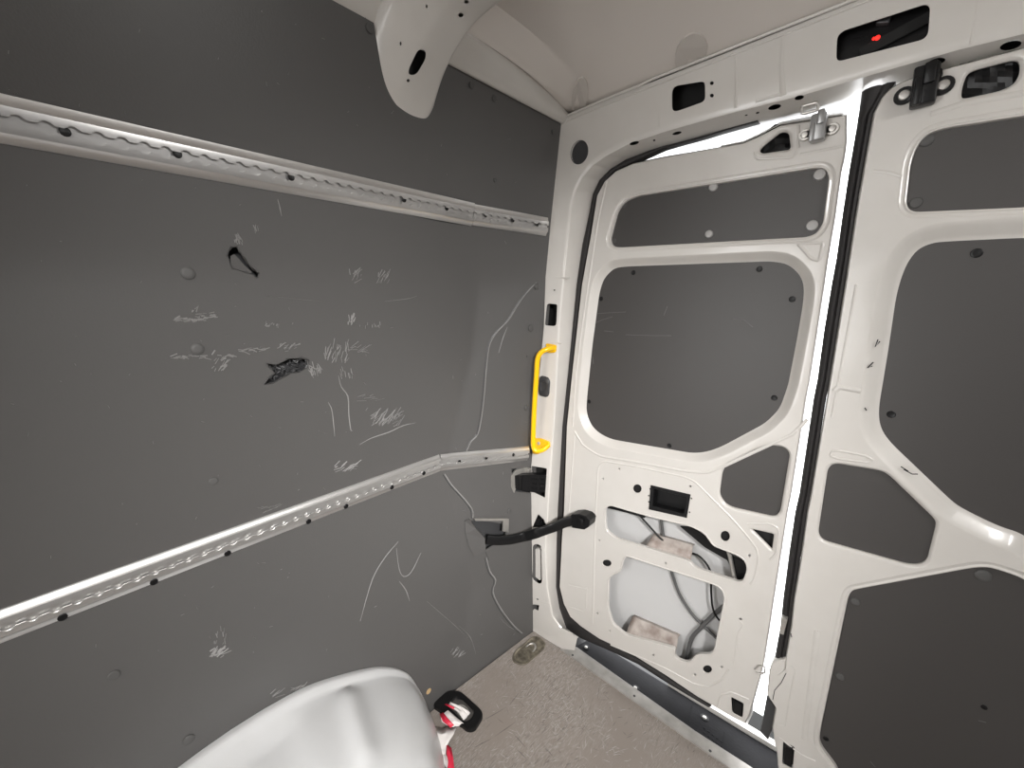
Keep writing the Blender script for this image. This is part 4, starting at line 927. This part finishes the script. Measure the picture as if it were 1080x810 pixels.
h = empty('floor_recess_frame', tuple(atz((485, 748), 0)))
out = rnd([(456, 743), (464, 733), (473, 727.5), (486, 728.5), (508, 748), (509.5, 754), (501, 768), (493, 769), (484, 761)], 4)
inn = rnd([(472, 743), (479, 735), (487, 735), (500, 748), (499, 754), (494, 760), (489, 761)], 3)
def hplate(outer, holes, z, t, name, mt, parent):
    f = lambda lp: [(lambda q: (q[0], q[1]))(atz(p, z)) for p in lp]
    bm = bmesh.new(); plate2(bm, f(outer), [{'pts': f(hh), 'prof': [(.003, 0), (.001, .001), (0, .004), (0, t)]} for hh in holes], 0, [(.004, 0), (.0015, .001), (0, .004), (0, t)])
    for v in bm.verts: v.co = Vector((v.co.x, v.co.z, z - v.co.y))
    return link(name, bm, mt, parent, smooth=35, wn=True)
hplate(out, [inn], .014, .014, 'frame', BLACK, h)
O = [np.array(p) for p in ring3(inn, .0)]; c = sum(O) / len(O)
bm = bmesh.new(); loft(bm, [[c + (p - c) * f + np.array([0, 0, z]) for p in O] for f, z in ((1.1, .004), (.95, -.008), (.7, -.022), (.3, -.024), (.02, -.024))], closed=True, cap=True); link('dish', bm, mat('dish_metal', (.22, .21, .20), .35, metal=.7, var=.8, vscale=50), h, smooth=40)
bm = bmesh.new(); P = [np.array(atz(p, .002)) for p in circ((488, 750), 7, 18, 5, .7)]; P.append(P[0]); tube(bm, P, .0035, 8); link('ring', bm, STEEL, h, smooth=60)
own(h); tag(h, 'black rounded floor recess frame tight against the lining beside the wheel arch', 'lashing point')
# crumpled barrier tape through it
h = empty('barrier_tape', tuple(atz((470, 770), 0)))
def crumple(rowsp, z0, mt, name, amp=.006):
    rows = []
    for i, (a, b, z) in enumerate(rowsp):
        A_, B_ = np.array(atz(a, z)), np.array(atz(b, z)); rows.append([A_ * (1 - t) + B_ * t + np.array([random.uniform(-1, 1) * amp * .3, random.uniform(-1, 1) * amp * .3, random.uniform(0, 1) * amp]) for t in np.linspace(0, 1, 6)])
    bm = bmesh.new(); loft(bm, rows); o = link(name, bm, mt, h, smooth=25); md = o.modifiers.new('s', 'SOLIDIFY'); md.thickness = .0006; return o
o = crumple([((470, 742), (474, 741), .006), ((476, 747), (480, 744), .008), ((483, 753), (489, 747), .008), ((489, 760), (496, 752), .006)], 0, TAPEW, 'white_strip'); 
crumple([((469, 743), (471, 742), .018), ((478, 748), (480, 746), .018)], 0, TAPER, 'red_strip', .001)
crumple([((465, 757), (473, 750), .026), ((466, 762), (478, 754), .024), ((472, 765), (484, 760), .022), ((478, 768), (489, 764), .016)], 0, TAPEW, 'white_strip')
crumple([((464, 754), (467, 752), .030), ((467, 761), (474, 760), .030), ((475, 768), (479, 765), .026)], 0, TAPER, 'red_strip', .003)
crumple([((456, 769), (482, 767), .010), ((457, 775), (478, 775), .022), ((459, 782), (474, 782), .018), ((464, 790), (471, 789), .012), ((466, 797), (470, 796), .010)], 0, TAPEW, 'white_strip')
crumple([((471, 786), (476, 789), .012), ((471, 795), (478, 800), .014), ((473, 805), (479, 811), .010), ((470, 822), (478, 822), .008)], 0, TAPER, 'red_strip', .004)
crumple([((457, 780), (461, 784), .008), ((460, 788), (464, 794), .006)], 0, TAPER, 'red_strip', .004)
crumple([((461, 790), (468, 793), .008), ((466, 800), (473, 803), .006), ((470, 808), (474, 813), .004)], 0, TAPEW, 'white_strip')
own(h); tag(h, 'crumpled red and white tape pulled through the black floor recess', 'tape')

# ---- wheel arch cover
ctl = [(.566, -1.175), (.558, -1.12), (.535, -1.045), (.508, -.987), (.454, -.935), (.386, -.896), (.284, -.853), (.20, -.838), (.13, -.834)]
C_ = smoothpath([np.array([a, b]) for a, b in ctl], 8); C_ = resample(C_, 60); full = C_ + [np.array([.26 - p[0], p[1]]) for p in C_[::-1][1:]]
bm = bmesh.new(); rows = []
for x, sy, sz in ((-.838, 1.0, 1.0), (-.828, 1.003, 1.008), (-.818, 1.000, 1.006), (-.812, .99, .985), (-.80, .985, .975), (-.78, .98, .975), (-.755, .965, .975), (-.73, .945, .975), (-.70, .915, .972), (-.67, .88, .968), (-.645, .84, .96), (-.62, .80, .945), (-.60, .77, .91), (-.588, .745, .85), (-.582, .72, .70), (-.580, .70, .35), (-.580, .70, -.03)):
    row = []
    for p in full:
        yy = .13 + (p[0] - .13) * sy; zz = -1.163 + (p[1] + 1.163) * sz; xx = x
        rim = 1.0 if -.80 < x < -.60 else 0
        cen = .335 + (x + .78) * -.25
        g = math.exp(-((yy - cen) / .026) ** 2) * .018 * rim
        g2 = -.014 * rim * (1 / (1 + math.exp((yy - (.22 + (x + .78) * -.2)) / .010))) * (1 / (1 + math.exp((.04 - yy) / .010)))
        if -.82 < x and zz < -1.0: xx = x
        wl_ = wallx(U * yy - U, max(0, CAM[2] + U * zz)) / U + .0025; k = max(0, 1 - (x + .838) / .06); xx = max(xx * (1 - k) + (wl_ + (x + .838)) * k, wl_)
        row.append((U * xx, U * yy - U, CAM[2] + U * (zz + g + (g2 if x > -.79 else 0))))
    rows.append(row)
loft(bm, rows); o = link('wheel_arch_cover', bm, ARCH, None, smooth=70); tag(o, 'pale rounded wheel arch cover rising from the floor against the grey lining', 'wheel arch')
print('stage 2 ok')
